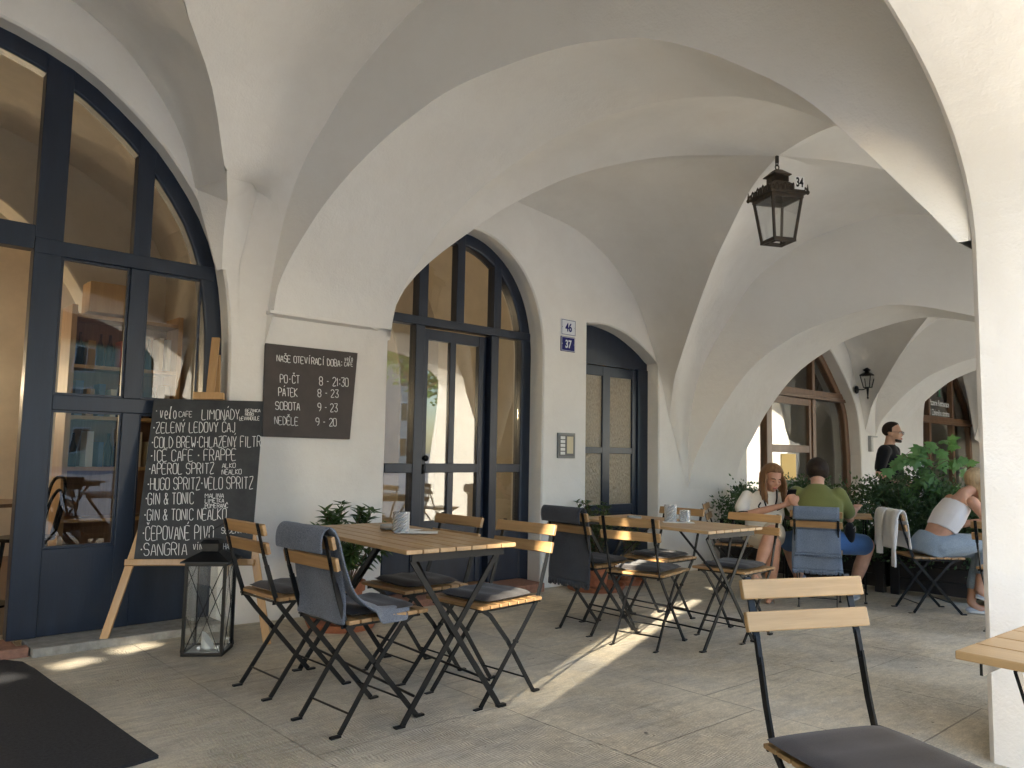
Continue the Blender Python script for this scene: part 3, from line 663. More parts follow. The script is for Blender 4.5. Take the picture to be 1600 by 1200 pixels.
# ---- glazed double door under the second arch
Y2 = FY+.17; h2 = top_of(O2)
fr = MB(); inn = ring(fr, O2, .125, Y2, Y2+.10); hi2 = top_of(inn)
for a, b in ((3.70, 3.792), (4.525, 4.612)):
    xz(fr, a, b, .02, 2.19, Y2-.004, Y2+.09); vbar(fr, h2, a+.02, b+.02, 2.262, Y2-.004, Y2+.09)
vbar(fr, h2, 4.117, 4.203, 2.262, Y2-.003, Y2+.08)
xz(fr, 3.34, 5.0, 2.19, 2.262, Y2-.008, Y2+.09)
for a, b in ((3.44, 3.70), (4.612, 4.90)): xz(fr, a, b, .972, 1.047, Y2+.002, Y2+.08); xz(fr, a, b, .02, .46, Y2+.006, Y2+.07)
D2 = fr.build('glazed_door_screen', M['blue'], BLD, bevel=.004, auto=40)
lf = MB(); y = Y2+.055
xz(lf, 3.80, 3.872, .03, 2.178, y, y+.05); xz(lf, 4.43, 4.515, .03, 2.178, y, y+.05); xz(lf, 4.108, 4.172, .57, 2.09, y+.003, y+.047)
xz(lf, 3.872, 4.43, 2.085, 2.178, y+.002, y+.05); xz(lf, 3.872, 4.43, .97, 1.047, y-.002, y+.05); xz(lf, 3.872, 4.43, .03, .57, y+.006, y+.045)
lfo = lf.build('door_leaf', M['blue'], D2, bevel=.004)
mb = MB(); mb.ball((3.846, y-.035, 1.09), .026, 14, 10); mb.tube([(3.846, y, 1.09), (3.846, y-.03, 1.09)], .012, 10); mb.box((3.846, y-.003, 1.0), (.03, .006, .08)); mb.build('door_knob', M['black'], D2, smooth=True)
gl = MB()
for i, (a, b, c, d) in enumerate(((3.44, 3.70, .46, 2.19), (4.612, 4.90, .46, 2.19))): xz(gl, a, b, c, d, Y2+.04, Y2+.046)
xz(gl, 3.872, 4.43, .57, 2.085, y+.02, y+.026)
arch_sheet(gl, [3.45+i*1.45/30 for i in range(31)], lambda x: 2.25, lambda x: hi2(x), Y2+.043)
gl.build('glass', M['glass'], D2)
mb = MB(); mb.bb((3.30, FY-.14, -.08), (4.93, FY+.2, .018)); mb.build('brick_sill', M['brick'], BLD, bevel=.006)

# ---- narrow house door with obscured glazing
def obscure():
    m = bpy.data.materials.new('hammered amber glass'); m.use_nodes = True
    n = m.node_tree.nodes; L = m.node_tree.links; b = n['Principled BSDF']
    b.inputs['Base Color'].default_value = (.30, .235, .15, 1); b.inputs['Roughness'].default_value = .16; b.inputs['Specular IOR Level'].default_value = 1.0
    b.inputs['Coat Weight'].default_value = .6; b.inputs['Coat Roughness'].default_value = .1
    tc = n.new('ShaderNodeTexCoord'); mp = n.new('ShaderNodeMapping'); mp.inputs['Scale'].default_value = (1, 1, .28); L.new(tc.outputs['Object'], mp.inputs[0])
    t = n.new('ShaderNodeTexNoise'); t.inputs['Scale'].default_value = 105; t.inputs['Detail'].default_value = 2; L.new(mp.outputs[0], t.inputs['Vector'])
    bp = n.new('ShaderNodeBump'); bp.inputs['Distance'].default_value = .02; L.new(t.outputs[0], bp.inputs['Height'])
    L.new(bp.outputs[0], b.inputs['Normal']); L.new(bp.outputs[0], b.inputs['Coat Normal'])
    mx = n.new('ShaderNodeMix'); mx.data_type = 'RGBA'; mx.inputs['A'].default_value = (.16, .115, .065, 1); mx.inputs['B'].default_value = (.48, .39, .25, 1)
    L.new(t.outputs[0], mx.inputs['Factor']); L.new(mx.outputs['Result'], b.inputs['Base Color'])
    return m
Y3 = FY+.15; h3 = top_of(O3)
fr = MB(); z0 = -.07
xz(fr, 5.58, 5.66, z0, 2.06, Y3, Y3+.08); xz(fr, 6.60, 6.80, z0, 2.06, Y3, Y3+.08)
arch_sheet(fr, [5.57+i*1.22/24 for i in range(25)], lambda x: 2.055, lambda x: h3(x)+.02, Y3+.012)
D3 = fr.build('house_door', M['blue'], BLD, bevel=.004)
lf = MB()
for a, b in ((5.66, 5.715), (6.048, 6.163), (6.527, 6.60)): xz(lf, a, b, z0+.02, 2.05, Y3+.02, Y3+.06)
for c, d in ((1.95, 2.05), (1.157, 1.22), (.55, .64)):
    for a, b in ((5.715, 6.048), (6.163, 6.527)): xz(lf, a, b, c, d, Y3+.022, Y3+.06)
for a, b in ((5.715, 6.048), (6.163, 6.527)): xz(lf, a, b, z0+.02, .55, Y3+.03, Y3+.05)
lf.build('door_leaf', M['blue'], D3, bevel=.004)
gl = MB()
for a, b in ((5.715, 6.048), (6.163, 6.527)): xz(gl, a, b, .64, 1.95, Y3+.04, Y3+.046)
gl.build('obscured_glass', obscure(), D3)
mb = MB(); mb.bb((5.55, FY-.05, -.2), (6.8, FY+.2, -.075)); mb.build('door_step', M['stone'], BLD, bevel=.006)

# ---- brown timber fronts of the restaurant
def brown_front(o, xs, zt, name, door=None):
    Y = FY+.17; h = top_of(o); fr = MB(); inn = ring(fr, o, .11, Y, Y+.10); hi = top_of(inn)
    xl, xr = o[0][0], o[-1][0]
    fr.bb((xl+.05, Y-.03, zt), (xr-.05, Y+.1, zt+.05)); fr.bb((xl+.05, Y-.012, zt+.05), (xr-.05, Y+.09, zt+.13))
    for x in xs:
        fr.bb((x-.05, Y-.006, -.2), (x+.05, Y+.09, zt)); vbar(fr, h, x-.04, x+.04, zt+.13, Y-.004, Y+.08)
    f = fr.build(name, M['brown'], BLD, bevel=.006, auto=40)
    gl = MB(); n = 60
    arch_sheet(gl, [xl+.06+i*(xr-xl-.12)/n for i in range(n+1)], lambda x: zt+.1, lambda x: hi(x), Y+.045)
    gl.bb((xl+.06, Y+.044, -.15), (xr-.06, Y+.050, zt)); gl.build('glass', M['glass'], f)
    rl = MB()
    b = [xl+.1]+list(xs)+[xr-.1]
    for k, (a, c) in enumerate(zip(b, b[1:])):
        a2, c2 = a+.05, c-.05
        if door == k:
            for q in ((a2, a2+.07, -.1, zt-.004), (c2-.07, c2, -.1, zt-.004)): rl.bb((q[0], Y+.012, q[2]), (q[1], Y+.06, q[3]))
            for q in ((zt-.10, zt-.006), (1.22, 1.32), (-.1, .45)): rl.bb((a2+.0701, Y+.014, q[0]), (c2-.0701, Y+.058, q[1]))
        else: rl.bb((a2, Y+.02, -.1), (c2, Y+.06, .35))
    rl.build('door_leaf', M['brown'], f, bevel=.005)
    return f
F5 = brown_front(O5, (9.35, 10.62), 1.98, 'timber_shop_front', 1)
F6 = brown_front(O6, (15.05, 16.25), 1.82, 'timber_shop_front')
mb = MB(); mb.bb((9.75, FY+.208, .85), (10.15, FY+.2135, 1.2)); mb.build('menu_sheet', M['gold'], F5)

# ---- rooms behind the glass
WARM = mat('warm interior plaster', (.58, .52, .43), .9, noise_amt=.15, nscale=2)
RED = mat('dusky red wall', (.34, .10, .075), .85, noise_amt=.25, nscale=3)
FLOORW = wood_mat('dark parquet', (.12, .06, .03), (.07, .036, .02), .35, 'X', 4)
def room(x0, x1, depth, h, wm, back=None, fl=None):
    y0, y1 = FY+.43, FY+depth
    mb = MB(); mb.add([(x0, y0, -.03), (x0, y1, -.03), (x0, y1, h), (x0, y0, h)], [(0, 1, 2, 3)]); mb.add([(x1, y0, -.03), (x1, y1, -.03), (x1, y1, h), (x1, y0, h)], [(0, 1, 2, 3)])
    # barrel ceiling with one cross arch
    n = 20; rows = []
    for k in range(n+1):
        t = pi*k/n; rows.append([((x0+x1)/2-(x1-x0)/2*cos(t), yy, h-1.3+1.3*sin(t)) for yy in (y0, y1)])
    mb.grid(rows)
    mb.build('interior_wall', wm, BLD)
    mb = MB(); mb.add([(x0, y1, -.03), (x1, y1, -.03), (x1, y1, h), (x0, y1, h)], [(0, 1, 2, 3)]); mb.build('interior_wall', back or wm, BLD)
    mb = MB(); mb.add([(x0, y0-.3, -.02), (x1, y0-.3, -.02), (x1, y1, -.02), (x0, y1, -.02)], [(0, 1, 2, 3)]); mb.build('interior_floor', fl or FLOORW, BLD)
    # arch between front and back of the room
    ym = y0+(y1-y0)*.55; mb = MB(); o = sup_arch(x0+.5, x1-.5, 1.7, h-2.1, 2, -.02); wall(mb, x0, x1, -.02, h, ym, ym+.35, [o]); mb.build('interior_arch', wm, BLD)
room(-2.7, 2.55, 4.6, 4.0, WARM)
room(2.65, 5.45, 3.6, 3.6, WARM, RED)
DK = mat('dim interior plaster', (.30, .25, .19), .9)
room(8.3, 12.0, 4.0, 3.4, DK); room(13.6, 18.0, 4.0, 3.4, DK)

LAMP = emit_mat('warm lamp glass', (1, .72, .38), 14)
def sconce_in(x, y, z, e):
    t = thing('wall_lamp', None, 'lamp', (x, y, z)); mb = MB(); mb.lathe([(.0, -.07), (.05, -.06), (.055, .05), (.035, .06)], (0, -.09, 0), 16); mb.build('lamp_glass', LAMP, t, smooth=True)
    mb = MB(); mb.bar((0, 0, .02), (0, -.09, .075), .02, .02); mb.lathe([(.04, -.01), (.04, .01)], (0, -.005, .02), 16, Matrix.Rotation(pi/2, 3, 'X')); mb.build('bracket', M['black'], t)
    l = bpy.data.lights.new('lamp_bulb', 'POINT'); l.energy = e; l.color = (1, .84, .62); l.shadow_soft_size = .06
    o = bpy.data.objects.new('lamp_bulb', l); COL.objects.link(o); o.parent = t; o.location = (0, -.19, .0); return t
tag(sconce_in(.62, FY+4.58, 1.75, 4.5), 'small glowing wall lamp on the back wall of the left cafe room')
tag(sconce_in(-1.6, FY+4.58, 1.75, 4.5), 'glowing wall lamp beside the open cafe doorway, mostly hidden inside')
tag(sconce_in(3.35, FY+1.9, 1.62, 1.4), 'glowing bare bulb lamp seen through the left pane of the middle door')

# furniture seen through the panes
t = thing('bottle_shelf', 'tall oak shelf with books and bottles inside the left cafe room', 'shelf', (2.05, FY+2.2, 0))
for x in (-.45, .40): m = MB(); m.bb((x, -.16, 0), (x+.04, .16, 2.3)); m.build('side_panel', M['easel'], t)
for k in range(6): m = MB(); m.bb((-.41, -.155, .1+k*.42), (.40, .155, .13+k*.42)); m.build('shelf_board', M['easel'], t)
m = MB(); m.bb((-.41, .13, .1), (.40, .15, 2.2)); m.build('back_panel', M['brown'], t)
random.seed(5)
SPN = [mat('book spine '+str(i), c, .6) for i, c in enumerate(((.45, .08, .05), (.55, .45, .3), (.06, .10, .18), (.55, .52, .48), (.30, .16, .05)))]
for k in range(2, 5):
    x = -.38
    while x < .34:
        w = random.uniform(.03, .06); h = random.uniform(.2, .3); b = MB()
        if random.random() < .5: b.bb((-w/2, -.09, 0), (w/2, .09, h)); o = b.build('book', random.choice(SPN)); tag(o, 'book with a coloured spine on the oak shelf inside the cafe', 'book', 'books on the cafe shelf')
        else: b.lathe([(.03, 0), (.032, .16), (.012, .22), (.012, .28), (0, .28)], (0, 0, 0), 12); o = b.build('bottle', M['darkpane'] if 'darkpane' in M else M['black'], None, smooth=True); tag(o, 'dark bottle on the oak shelf inside the cafe', 'bottle', 'bottles on the cafe shelf'); w = .06
        o.location = (2.05+x+w/2, FY+2.2-.03, .1305+k*.42); x += w+random.uniform(.012, .05)
def bentwood(x, y, rz, label):
    t = thing('bentwood_chair', label, 'chair', (x, y, -.02), rz, 'bentwood chairs inside the cafe'); m = MB(); m.lathe([(0, .44), (.20, .44), (.205, .45), (.20, .465), (0, .465)], (0, 0, 0), 24); m.build('seat', M['black'], t)
    for a in (45, 135, 225, 315): a = radians(a); m = MB(); m.tube([(.15*cos(a), .15*sin(a), .44), (.19*cos(a), .19*sin(a), 0)], [.016, .011], 8); m.build('leg', M['black'], t)
    for s, top in ((.19, .92), (.12, .82)): m = MB(); m.tube(smooth_curve([(-.14, -s, .45), (-.19, -s, .70), (-.21, -s*.7, top-.04), (-.215, 0, top), (-.21, s*.7, top-.04), (-.19, s, .70), (-.14, s, .45)], 24), .012, 8); m.build('back_hoop', M['black'], t)
bentwood(.72, FY+1.5, .4, 'black bentwood chair just inside the open cafe doorway'); bentwood(1.35, FY+1.9, 2.6, 'black bentwood chair behind the left cafe pane')
t = thing('cafe_table', 'round dark cafe table inside the left cafe room', 'table', (1.05, FY+1.75, -.02)); m = MB(); m.lathe([(0, .72), (.33, .72), (.33, .745), (0, .745)], (0, 0, 0), 28); m.build('tabletop', M['brown'], t); m = MB(); m.lathe([(.2, 0), (.2, .015), (.03, .03), (.03, .72)], (0, 0, 0), 16); m.build('leg', M['black'], t)
t = thing('coffee_sacks', 'brown cardboard box on top of the oak shelf inside the cafe', 'box', (1.95, FY+2.2, 2.262)); m = MB(); m.bb((-.22, -.12, 0), (.22, .12, .26)); m.build('box', M['easel'], t, bevel=.006)
t = thing('wall_poster', 'red poster with black line drawing on the back wall of the middle room', 'poster', (4.75, FY+3.58, 1.75)); m = MB(); m.bb((-.75, -.02, -.8), (.75, .01, .8)); m.build('panel', RED2 if 'RED2' in globals() else mat('poster red', (.40, .11, .085), .7), t); m = MB()
for k in range(7): m.tube(smooth_curve([(random.uniform(-.6, .6), -.022, random.uniform(-.7, .7)) for q in range(5)], 24), .008, 5)
m.build('drawing', M['black'], t)
# ================================================================== THE OTHER SIDE OF THE SQUARE (seen in the panes)
def house(cx, cy, rz, w, d, eave, ridge, col, label, nx=4, ny=3):
    t = thing('town_house', label, 'house', (cx, cy, -.3), rz)
    wm = mat('painted facade', col, .9, noise_amt=.12, nscale=.8)
    mb = MB(); mb.bb((-w/2, -d, 0), (w/2, 0, eave)); mb.add([(-w/2, -d, eave), (-w/2, 0, eave), (-w/2, -d/2, ridge), (w/2, -d, eave), (w/2, 0, eave), (w/2, -d/2, ridge)], [(0, 1, 2), (3, 5, 4)])
    mb.build('wall', wm, t)
    mb = MB(); e = .4
    for s in (0, 1):
        y0 = e if s == 0 else -d-e; k = eave-(ridge-eave)*e/(d/2)
        mb.add([(-w/2-.2, y0, k), (w/2+.2, y0, k), (w/2+.2, -d/2, ridge), (-w/2-.2, -d/2, ridge), (-w/2-.2, y0, k+.2), (w/2+.2, y0, k+.2), (w/2+.2, -d/2, ridge+.2), (-w/2-.2, -d/2, ridge+.2)], [(0, 1, 2, 3), (4, 5, 6, 7), (0, 1, 5, 4), (1, 2, 6, 5), (3, 0, 4, 7)])
    mb.build('roof', M['tile'], t)
    for i in range(nx):
        for j in range(ny):
            x = -w/2+w*(i+.5)/nx; z = .9+(eave-.6)*j/ny
            f = MB(); f.bb((x-.62, -.02, z), (x+.62, .05, z+1.75)); fo = f.build('window', M['paper'], t)
            p = MB()
            for q in ((x-.54, x-.03), (x+.03, x+.54)): p.bb((q[0], .0505, z+.1), (q[1], .06, z+1.65))
            p.build('pane', M['darkpane'], fo)
M['tile'] = mat('red roof tiles', (.26, .095, .05), .85, noise_amt=.4, nscale=3)
M['darkpane'] = mat('dark window pane', (.02, .025, .03), .08)
cols = [((.62, .50, .22), 'ochre yellow town house opposite the arcade'), ((.62, .36, .28), 'salmon pink town house opposite the arcade'), ((.66, .60, .48), 'cream town house opposite the arcade'), ((.48, .52, .40), 'pale green town house opposite the arcade'), ((.64, .44, .24), 'apricot town house opposite the arcade'), ((.60, .58, .55), 'light grey town house opposite the arcade')]
for i, (c, l) in enumerate(cols):
    house(-22+i*11.4, -46, 0, 11.2, 9, 8.5+(i*37 % 3)*.6, 12.2+(i*53 % 3)*.5, c, l)
# unseen house at the end of the square, added to cut the low sun
house(-44, -16.2, -pi/2, 24.6, 10, 10.6, 12.0, (.60, .48, .34), 'sand coloured town house with a broad stack closing the end of the square', 4, 3)
hs = [o for o in COL.objects if o.get('label', '').startswith('sand coloured')][0]
mb = MB(); mb.bb((.4, -5.5, 11.2), (2.9, -4.5, 12.8)); mb.bb((.3, -5.6, 12.8), (3.0, -4.4, 13.12)); mb.build('sun_block_stack', M['brick'], hs)  # unseen stack added on the ridge to shade the start of the sun streak
# unseen slatted bench, added to break the sun into spots by the door
t = thing('dapple_bench', 'unseen slatted bench added in the next bay to break the sun into spots', 'bench', (-1.25, 3.62, 0), radians(21.8))
mb = MB(); mb.bb((-.015, -.55, .725), (.015, .55, 1.5)); mb.build('sun_block_panel', M['acacia'], t)  # solid panel added to stop the sun above the slats
for k in range(3): mb = MB(); mb.bb((-.015, -.55, .475+k*.081), (.015, .55, .500+k*.081)); mb.build('back_slat', M['acacia'], t)
for k in range(5): mb = MB(); mb.bb((-.45+k*.085, -.55, .40), (-.38+k*.085, .55, .42)); mb.build('seat_slat', M['acacia'], t)
for y in (-.52, .52):
    mb = MB(); mb.bb((-.02, y-.03, 0), (.02, y+.03, 1.24)); mb.build('leg', M['black'], t); mb = MB(); mb.bb((-.44, y-.03, 0), (-.40, y+.03, .40)); mb.build('leg', M['black'], t)
# ================================================================== CAFE FURNITURE
def make_chair(slat):
    """folding slatted chair, faces +x, back at -x"""
    t = thing('folding_chair', None, None)
    for s in (-1, 1):
        y = .168*s; m = MB()
        m.strip([(-.300, y, .808), (-.276, y, .72), (-.256, y, .645)], .020, .006, (0, 1, 0))
        m.strip([(-.258, y, .655), (-.250, y, .63), (-.240, y, .60)], .013, .013, (0, 1, 0))
        m.strip([(-.243, y, .612), (-.216, y, .53), (-.185, y, .445), (-.12, y, .365), (.02, y, .205), (.175, y, .028), (.192, y, .009)], .0075, .021, (0, 1, 0))
        m.box((.208, y, .0045), (.045, .020, .009)); m.lathe([(.008, -.012), (.008, .012)], (-.035, y, .268), 8, Matrix.Rotation(pi/2, 3, 'X'))
        for z, x in ((.775, -.2945), (.765, -.292), (.697, -.2735), (.687, -.271)): m.ball((x, y, z), .0035, 6, 4)
        m.build('leg', M['black'], t)
        y = .148*s; m = MB()
        m.strip([(.175, y, .436), (.12, y, .405), (.0, y, .272), (-.17, y, .03), (-.186, y, .009)], .0075, .020, (0, 1, 0))
        m.box((-.203, y, .0045), (.045, .020, .009)); m.build('leg', M['black'], t)
    m = MB()
    for s in (-1, 1): m.bar((-.20, .158*s, .437), (.205, .158*s, .437), .006, .018)
    m.tube([(-.188, -.185, .44), (-.188, .185, .44)], .006, 8); m.tube([(.175, -.16, .436), (.175, .16, .436)], .0055, 8); m.build('seat_frame', M['black'], t)
    for (x, z, w) in ((-.135, .078, .146), (.118, .092, .166)):
        m = MB(); m.tube([(x, -w, z), (x, w, z)], .0045, 6); m.build('stretcher', M['black'], t)
    m = MB()
    for k in range(7): m.box((-.163+k*.0595, 0, .4545), (.052, .395, .016))
    m.build('seat', slat, t, bevel=.003)
    for (x, z, tl) in ((-.2755, .777, -15), (-.2535, .692, -15)):
        R = Matrix.Rotation(radians(tl), 3, 'Y'); m = MB(); m.box((x-.002, 0, z), (.018, .405, .054), R); m.build('back_slat', slat, t, bevel=.003)
    return t
def make_table(L, Wd, slat):
    t = thing('folding_table', None, None); n = 7; w = Wd/n; h = .742
    m = MB()
    for k in range(n): m.box((-Wd/2+w*(k+.5), 0, h-.010), (w-.005, L, .019))
    m.build('tabletop', slat, t, bevel=.003)
    m = MB()
    for s in (-1, 1):
        m.bb((-Wd/2+.05, s*(L/2-.035)-.003, h-.055), (Wd/2-.05, s*(L/2-.035)+.003, h-.0195)); m.bb((-Wd/2+.05, s*(L/2-.05)-.02, h-.024), (Wd/2-.05, s*(L/2-.05)+.014, h-.0198))
        m.bb((s*(Wd/2-.09)-.012, -L/2+.04, h-.027), (s*(Wd/2-.09)+.012, L/2-.04, h-.0199))
    m.build('top_frame', M['black'], t)
    for s in (-1, 1):
        y = s*(L/2-.06)
        for q in (-1, 1):
            yy = y+q*.007; m = MB()
            m.strip([(q*.235, yy, h-.05), (q*.20, yy, h-.10), (-q*.235, yy, .03), (-q*.247, yy, .010)], .008, .024, (0, 1, 0)); m.box((-q*.262, yy, .006), (.045, .026, .012))
            m.build('leg', M['black'], t)
    for q in (-1, 1):
        m = MB(); m.tube([(q*.20, -L/2+.06, .125), (q*.20, L/2-.06, .125)], .006, 6); m.build('stretcher', M['black'], t)
    for q in (-1, 1):
        m = MB(); m.strip([(q*.01, q*(L/2-.07), .36), (q*.01, q*.12, h-.03)], .02, .005, (1, 0, 0)); m.build('brace', M['black'], t)
    return t
def cushion_mesh(name, mt):
    m = MB(); n = 12; g = []; u0 = .172
    def pt(i, j, s):
        u, v = -1+2*i/n, -1+2*j/n
        e = (max(0, 1-abs(u)**5)*max(0, 1-abs(v)**5))**.5
        r = 1-.06*(abs(u*v)**3); z = s*.017*e + noise.noise(Vector((u*2, v*2, s)))*.004*e + (.004*cos(u*9)*e if s > 0 else 0)
        return (u*u0*r, v*u0*r, z)
    m.grid([[pt(i, j, 1) for j in range(n+1)] for i in range(n+1)]); m.grid([[pt(i, j, -1) for j in range(n+1)] for i in range(n+1)])
    return m.build(name, mt, None, smooth=True)

CH = make_chair(M['acacia']); CHP = make_chair(M['pale_acacia'])
for ch in CHP.children:            # the pale chair has a lower seat under the same tall back
    for v in ch.data.vertices: v.co.z = v.co.z*.845 if v.co.z < .48 else v.co.z if v.co.z > .645 else lerp(.4056, .645, (v.co.z-.48)/.165)
first = {id(CH): True, id(CHP): True}
CU = cushion_mesh('seat_cushion', M['cushion']); cu_first = [True]
chairs = {}
def put_chair(key, x, y, rz, label, src=None, cush=None, dx=.005, crz=0, z=None):
    src = src or CH
    c = src if first[id(src)] else copy_tree(src)
    first[id(src)] = False
    zz = fz(x) if z is None else z
    c.location = (x, y, zz); c.rotation_euler = (0, 0, rz); tag(c, label, 'chair', 'slatted folding chairs of the cafe'); chairs[key] = c
    if cush:
        q = CU
        if not cu_first[0]: q = CU.copy(); COL.objects.link(q)
        cu_first[0] = False
        q.location = (x+cos(rz)*dx, y+sin(rz)*dx, zz+.4625+.016); q.rotation_euler = (0, 0, rz+crz); tag(q, cush, 'cushion', 'dark seat cushions on the chairs')
    return c
put_chair('c1', 1.875, 3.60, radians(2), 'folding chair standing just behind the floor lantern, beside the menu easel', cush='dark cushion on the chair beside the floor lantern and easel', crz=.04)
put_chair('c2', 1.87, 2.985, radians(3), 'folding chair with a thick blue grey blanket hung over its back', cush='dark cushion half under the blue grey blanket', crz=-.05, dx=.02)
put_chair('c3', 2.545, 2.925, radians(184), 'folding chair with sunlit back slats at the sunny corner of the table', cush='dark cushion lit by the sun streak, at the sunny table corner', crz=.06, dx=.0)
put_chair('c4', 2.50, 3.44, radians(181), 'folding chair in front of the blue double door, behind the sunlit chair', cush='dark cushion on the chair in front of the blue double door', crz=-.04)
put_chair('c6', 4.12, 3.60, radians(-3), 'folding chair with a charcoal fringed blanket over its back', cush='dark cushion on the chair that carries the charcoal fringed blanket', crz=.05)
put_chair('c7', 4.09, 3.13, radians(13), 'bare-backed folding chair whose feet stand in the sun streak, beside the charcoal blanket', cush='dark cushion on the bare chair at the end of the sun streak', crz=-.03)
put_chair('c8', 4.80, 3.56, radians(180), 'folding chair against the white wall beyond the middle table', cush='dark cushion on the chair against the white wall beyond the second table', crz=.02)
put_chair('c9', 4.78, 2.92, radians(182), 'folding chair at the middle table, in front of the woman with the phone', cush='dark cushion on the chair in front of the woman with the phone', crz=.05)
put_chair('near', 2.055, .86, math.atan2(-.90, -.44), 'large pale folding chair in the near corner beside the thick pillar', CHP, 'dark cushion on the large pale chair in the near corner', .015, .05)
nc = [o for o in COL.objects if o.get('label') == 'dark cushion on the large pale chair in the near corner'][0]; nc.scale = (1.2, 1.18, .75); nc.location.z -= .0715
put_chair('man', 6.50, 3.17, radians(24), 'folding chair under the man in the green T-shirt, hung with a denim blue blanket')
put_chair('woman', 6.38, 3.86, radians(-62), 'folding chair under the woman in the white blouse', cush='dark cushion under the woman in the white blouse')
put_chair('jacket', 7.05, 2.50, radians(-43), 'folding chair with a white jacket over its back, under the woman in the white top')
put_chair('hid', 6.72, 1.78, radians(4), 'folding chair half hidden by the thick pillar, beside the blond woman in white')

TB = make_table(1.16, .59, M['acaciax'])
def put_table(src, x, y, rz, label, dz=0):
    src.location = (x, y, fz(x)+dz); src.rotation_euler = (0, 0, rz); tag(src, label, 'table', 'slatted folding tables of the cafe'); return src
put_table(TB, 2.235, 3.255, radians(-4), 'slatted folding table with a corner in the sun streak, before the blue double door')
T2 = copy_tree(TB); put_table(T2, 4.46, 3.27, radians(-3), 'slatted folding table in the middle, before the narrow blue door')
T3 = make_table(.80, .55, M['acaciax']); put_table(T3, 7.02, 3.36, radians(24), 'small slatted table between the woman with the phone and the man in green')
T4 = make_table(1.0, .80, M['pale_acacia']); T4.rotation_euler = (0, 0, 0); put_table(T4, 2.30, .10, radians(-3), 'pale slatted table cut off by the picture edge, against the thick pillar')
T4.location.x = 1.875+.40; T4.location.y = .586-.50+.015

# things on the tables
def tumbler(x, y, z, label, h=.10, r=.041):
    t = thing('candle_glass', label, 'glass', (x, y, z), 0, 'cut glass candle holders')
    m = MB(); n = 20; rows = []
    for k in range(13):
        zz = h*k/12; rows.append([((r+(.0022 if (i+k) % 2 else -.0022))*cos(2*pi*i/n), (r+(.0022 if (i+k) % 2 else -.0022))*sin(2*pi*i/n), zz) for i in range(n+1)])
    m.grid(rows); m.lathe([(r-.006, h), (r-.006, .012), (0, .012)], (0, 0, 0), 20); m.lathe([(0, .0005), (r, .0005)], (0, 0, 0), 20)
    m.build('glass_body', M['cutglass'], t)
    m = MB(); m.lathe([(.022, 0), (.022, .018), (.003, .019)], (0, 0, .013), 14); m.build('tea_light', M['wax'], t, smooth=True)
    return t
cg = bpy.data.materials.new('cut glass'); cg.use_nodes = True; cb = cg.node_tree.nodes['Principled BSDF']
cb.inputs['Base Color'].default_value = (.85, .87, .88, 1); cb.inputs['Roughness'].default_value = .08; cb.inputs['Transmission Weight'].default_value = .65; cb.inputs['IOR'].default_value = 1.3; M['cutglass'] = cg
def ashtray(x, y, z, label):
    m = MB(); m.lathe([(.0, .004), (.038, .004), (.044, .022), (.049, .022), (.052, .0), (0, .0)], (0, 0, 0), 20)
    o = m.build('ashtray', M['cutglass'], None, smooth=True); o.location = (x, y, z); tag(o, label, 'ashtray', 'glass ashtrays')
def card(x, y, z, rz, label, w=.105, d=.21):
    m = MB(); m.bb((-w/2, -d/2, 0), (w/2, d/2, .0016)); o = m.build('menu_card', M['paper'], None); o.location = (x, y, z); o.rotation_euler = (0, 0, rz); tag(o, label, 'menu', 'menu cards on the tables')
zt = .7425
card(2.33, 3.22, zt, .9, 'white menu card in front of the candle glass on the table with the sunny corner'); card(2.36, 3.40, zt, .2, 'white menu card under the ashtray on the table with the sunny corner')
tumbler(2.265, 3.265, zt+.0018, 'cut glass candle holder on the table with the sunny corner'); ashtray(2.31, 3.43, zt+.0018, 'glass ashtray on the table with the sunny corner')
zt2 = .7425+fz(4.46)
card(4.50, 3.18, zt2, .7, 'white menu card under the candle glass on the middle table'); card(4.44, 3.48, zt2, .3, 'white menu card under the ashtray on the middle table')
tumbler(4.49, 3.24, zt2+.0018, 'taller cut glass candle holder on the middle table', .115); tumbler(4.56, 3.17, zt2+.0018, 'lower cut glass candle holder on the middle table', .08, .036); ashtray(4.42, 3.50, zt2+.0018, 'glass ashtray on the middle table')

# ---- blankets
def drape(path, y0, y1, seed, n=16, fold=.010, splay=0, fr=7):
    """sheet across y, hanging along an (x,z) path"""
    c = smooth_curve([(x, 0, z) for x, z in path], 34); rows = []
    for k, p in enumerate(c):
        t = k/34; r = []
        for j in range(n+1):
            u = j/n; y = lerp(y0, y1, u)+(u-.5)*splay*t
            a = fold*min(1, t*2.2)*(sin(u*fr+seed+t*2)+.6*noise.noise(Vector((u*4, t*5, seed))))
            r.append((p.x+a, y+noise.noise(Vector((u*3+9, t*4, seed)))*.008, p.z+noise.noise(Vector((u*5, seed, t*3)))*.008*t))
        rows.append(r)
    return rows
def fringe(mb, row, L, every=1):
    for a, b in zip(row[::every], row[every::every]):
        a, b = Vector(a), Vector(b)
        for q in (.25, .75):
            p = a.lerp(b, q); d = Vector((random.uniform(-.006, .006), random.uniform(-.006, .006), -L*random.uniform(.8, 1.15)))
            mb.strip([p, p+d*.5, p+d], (b-a).length*.36, .004, (b-a))
def on_chair(o, key):
    c = chairs[key]; o.location = c.location; o.rotation_euler = c.rotation_euler; return o
top = [(-.318, .735), (-.324, .775), (-.318, .815), (-.292, .838), (-.262, .822), (-.248, .775)]
m = MB(); ra = drape(top+[(-.228, .70), (-.214, .62), (-.20, .545), (-.196, .485), (-.198, .445)], -.185, .178, 1.3, fold=.007); m.grid(ra)
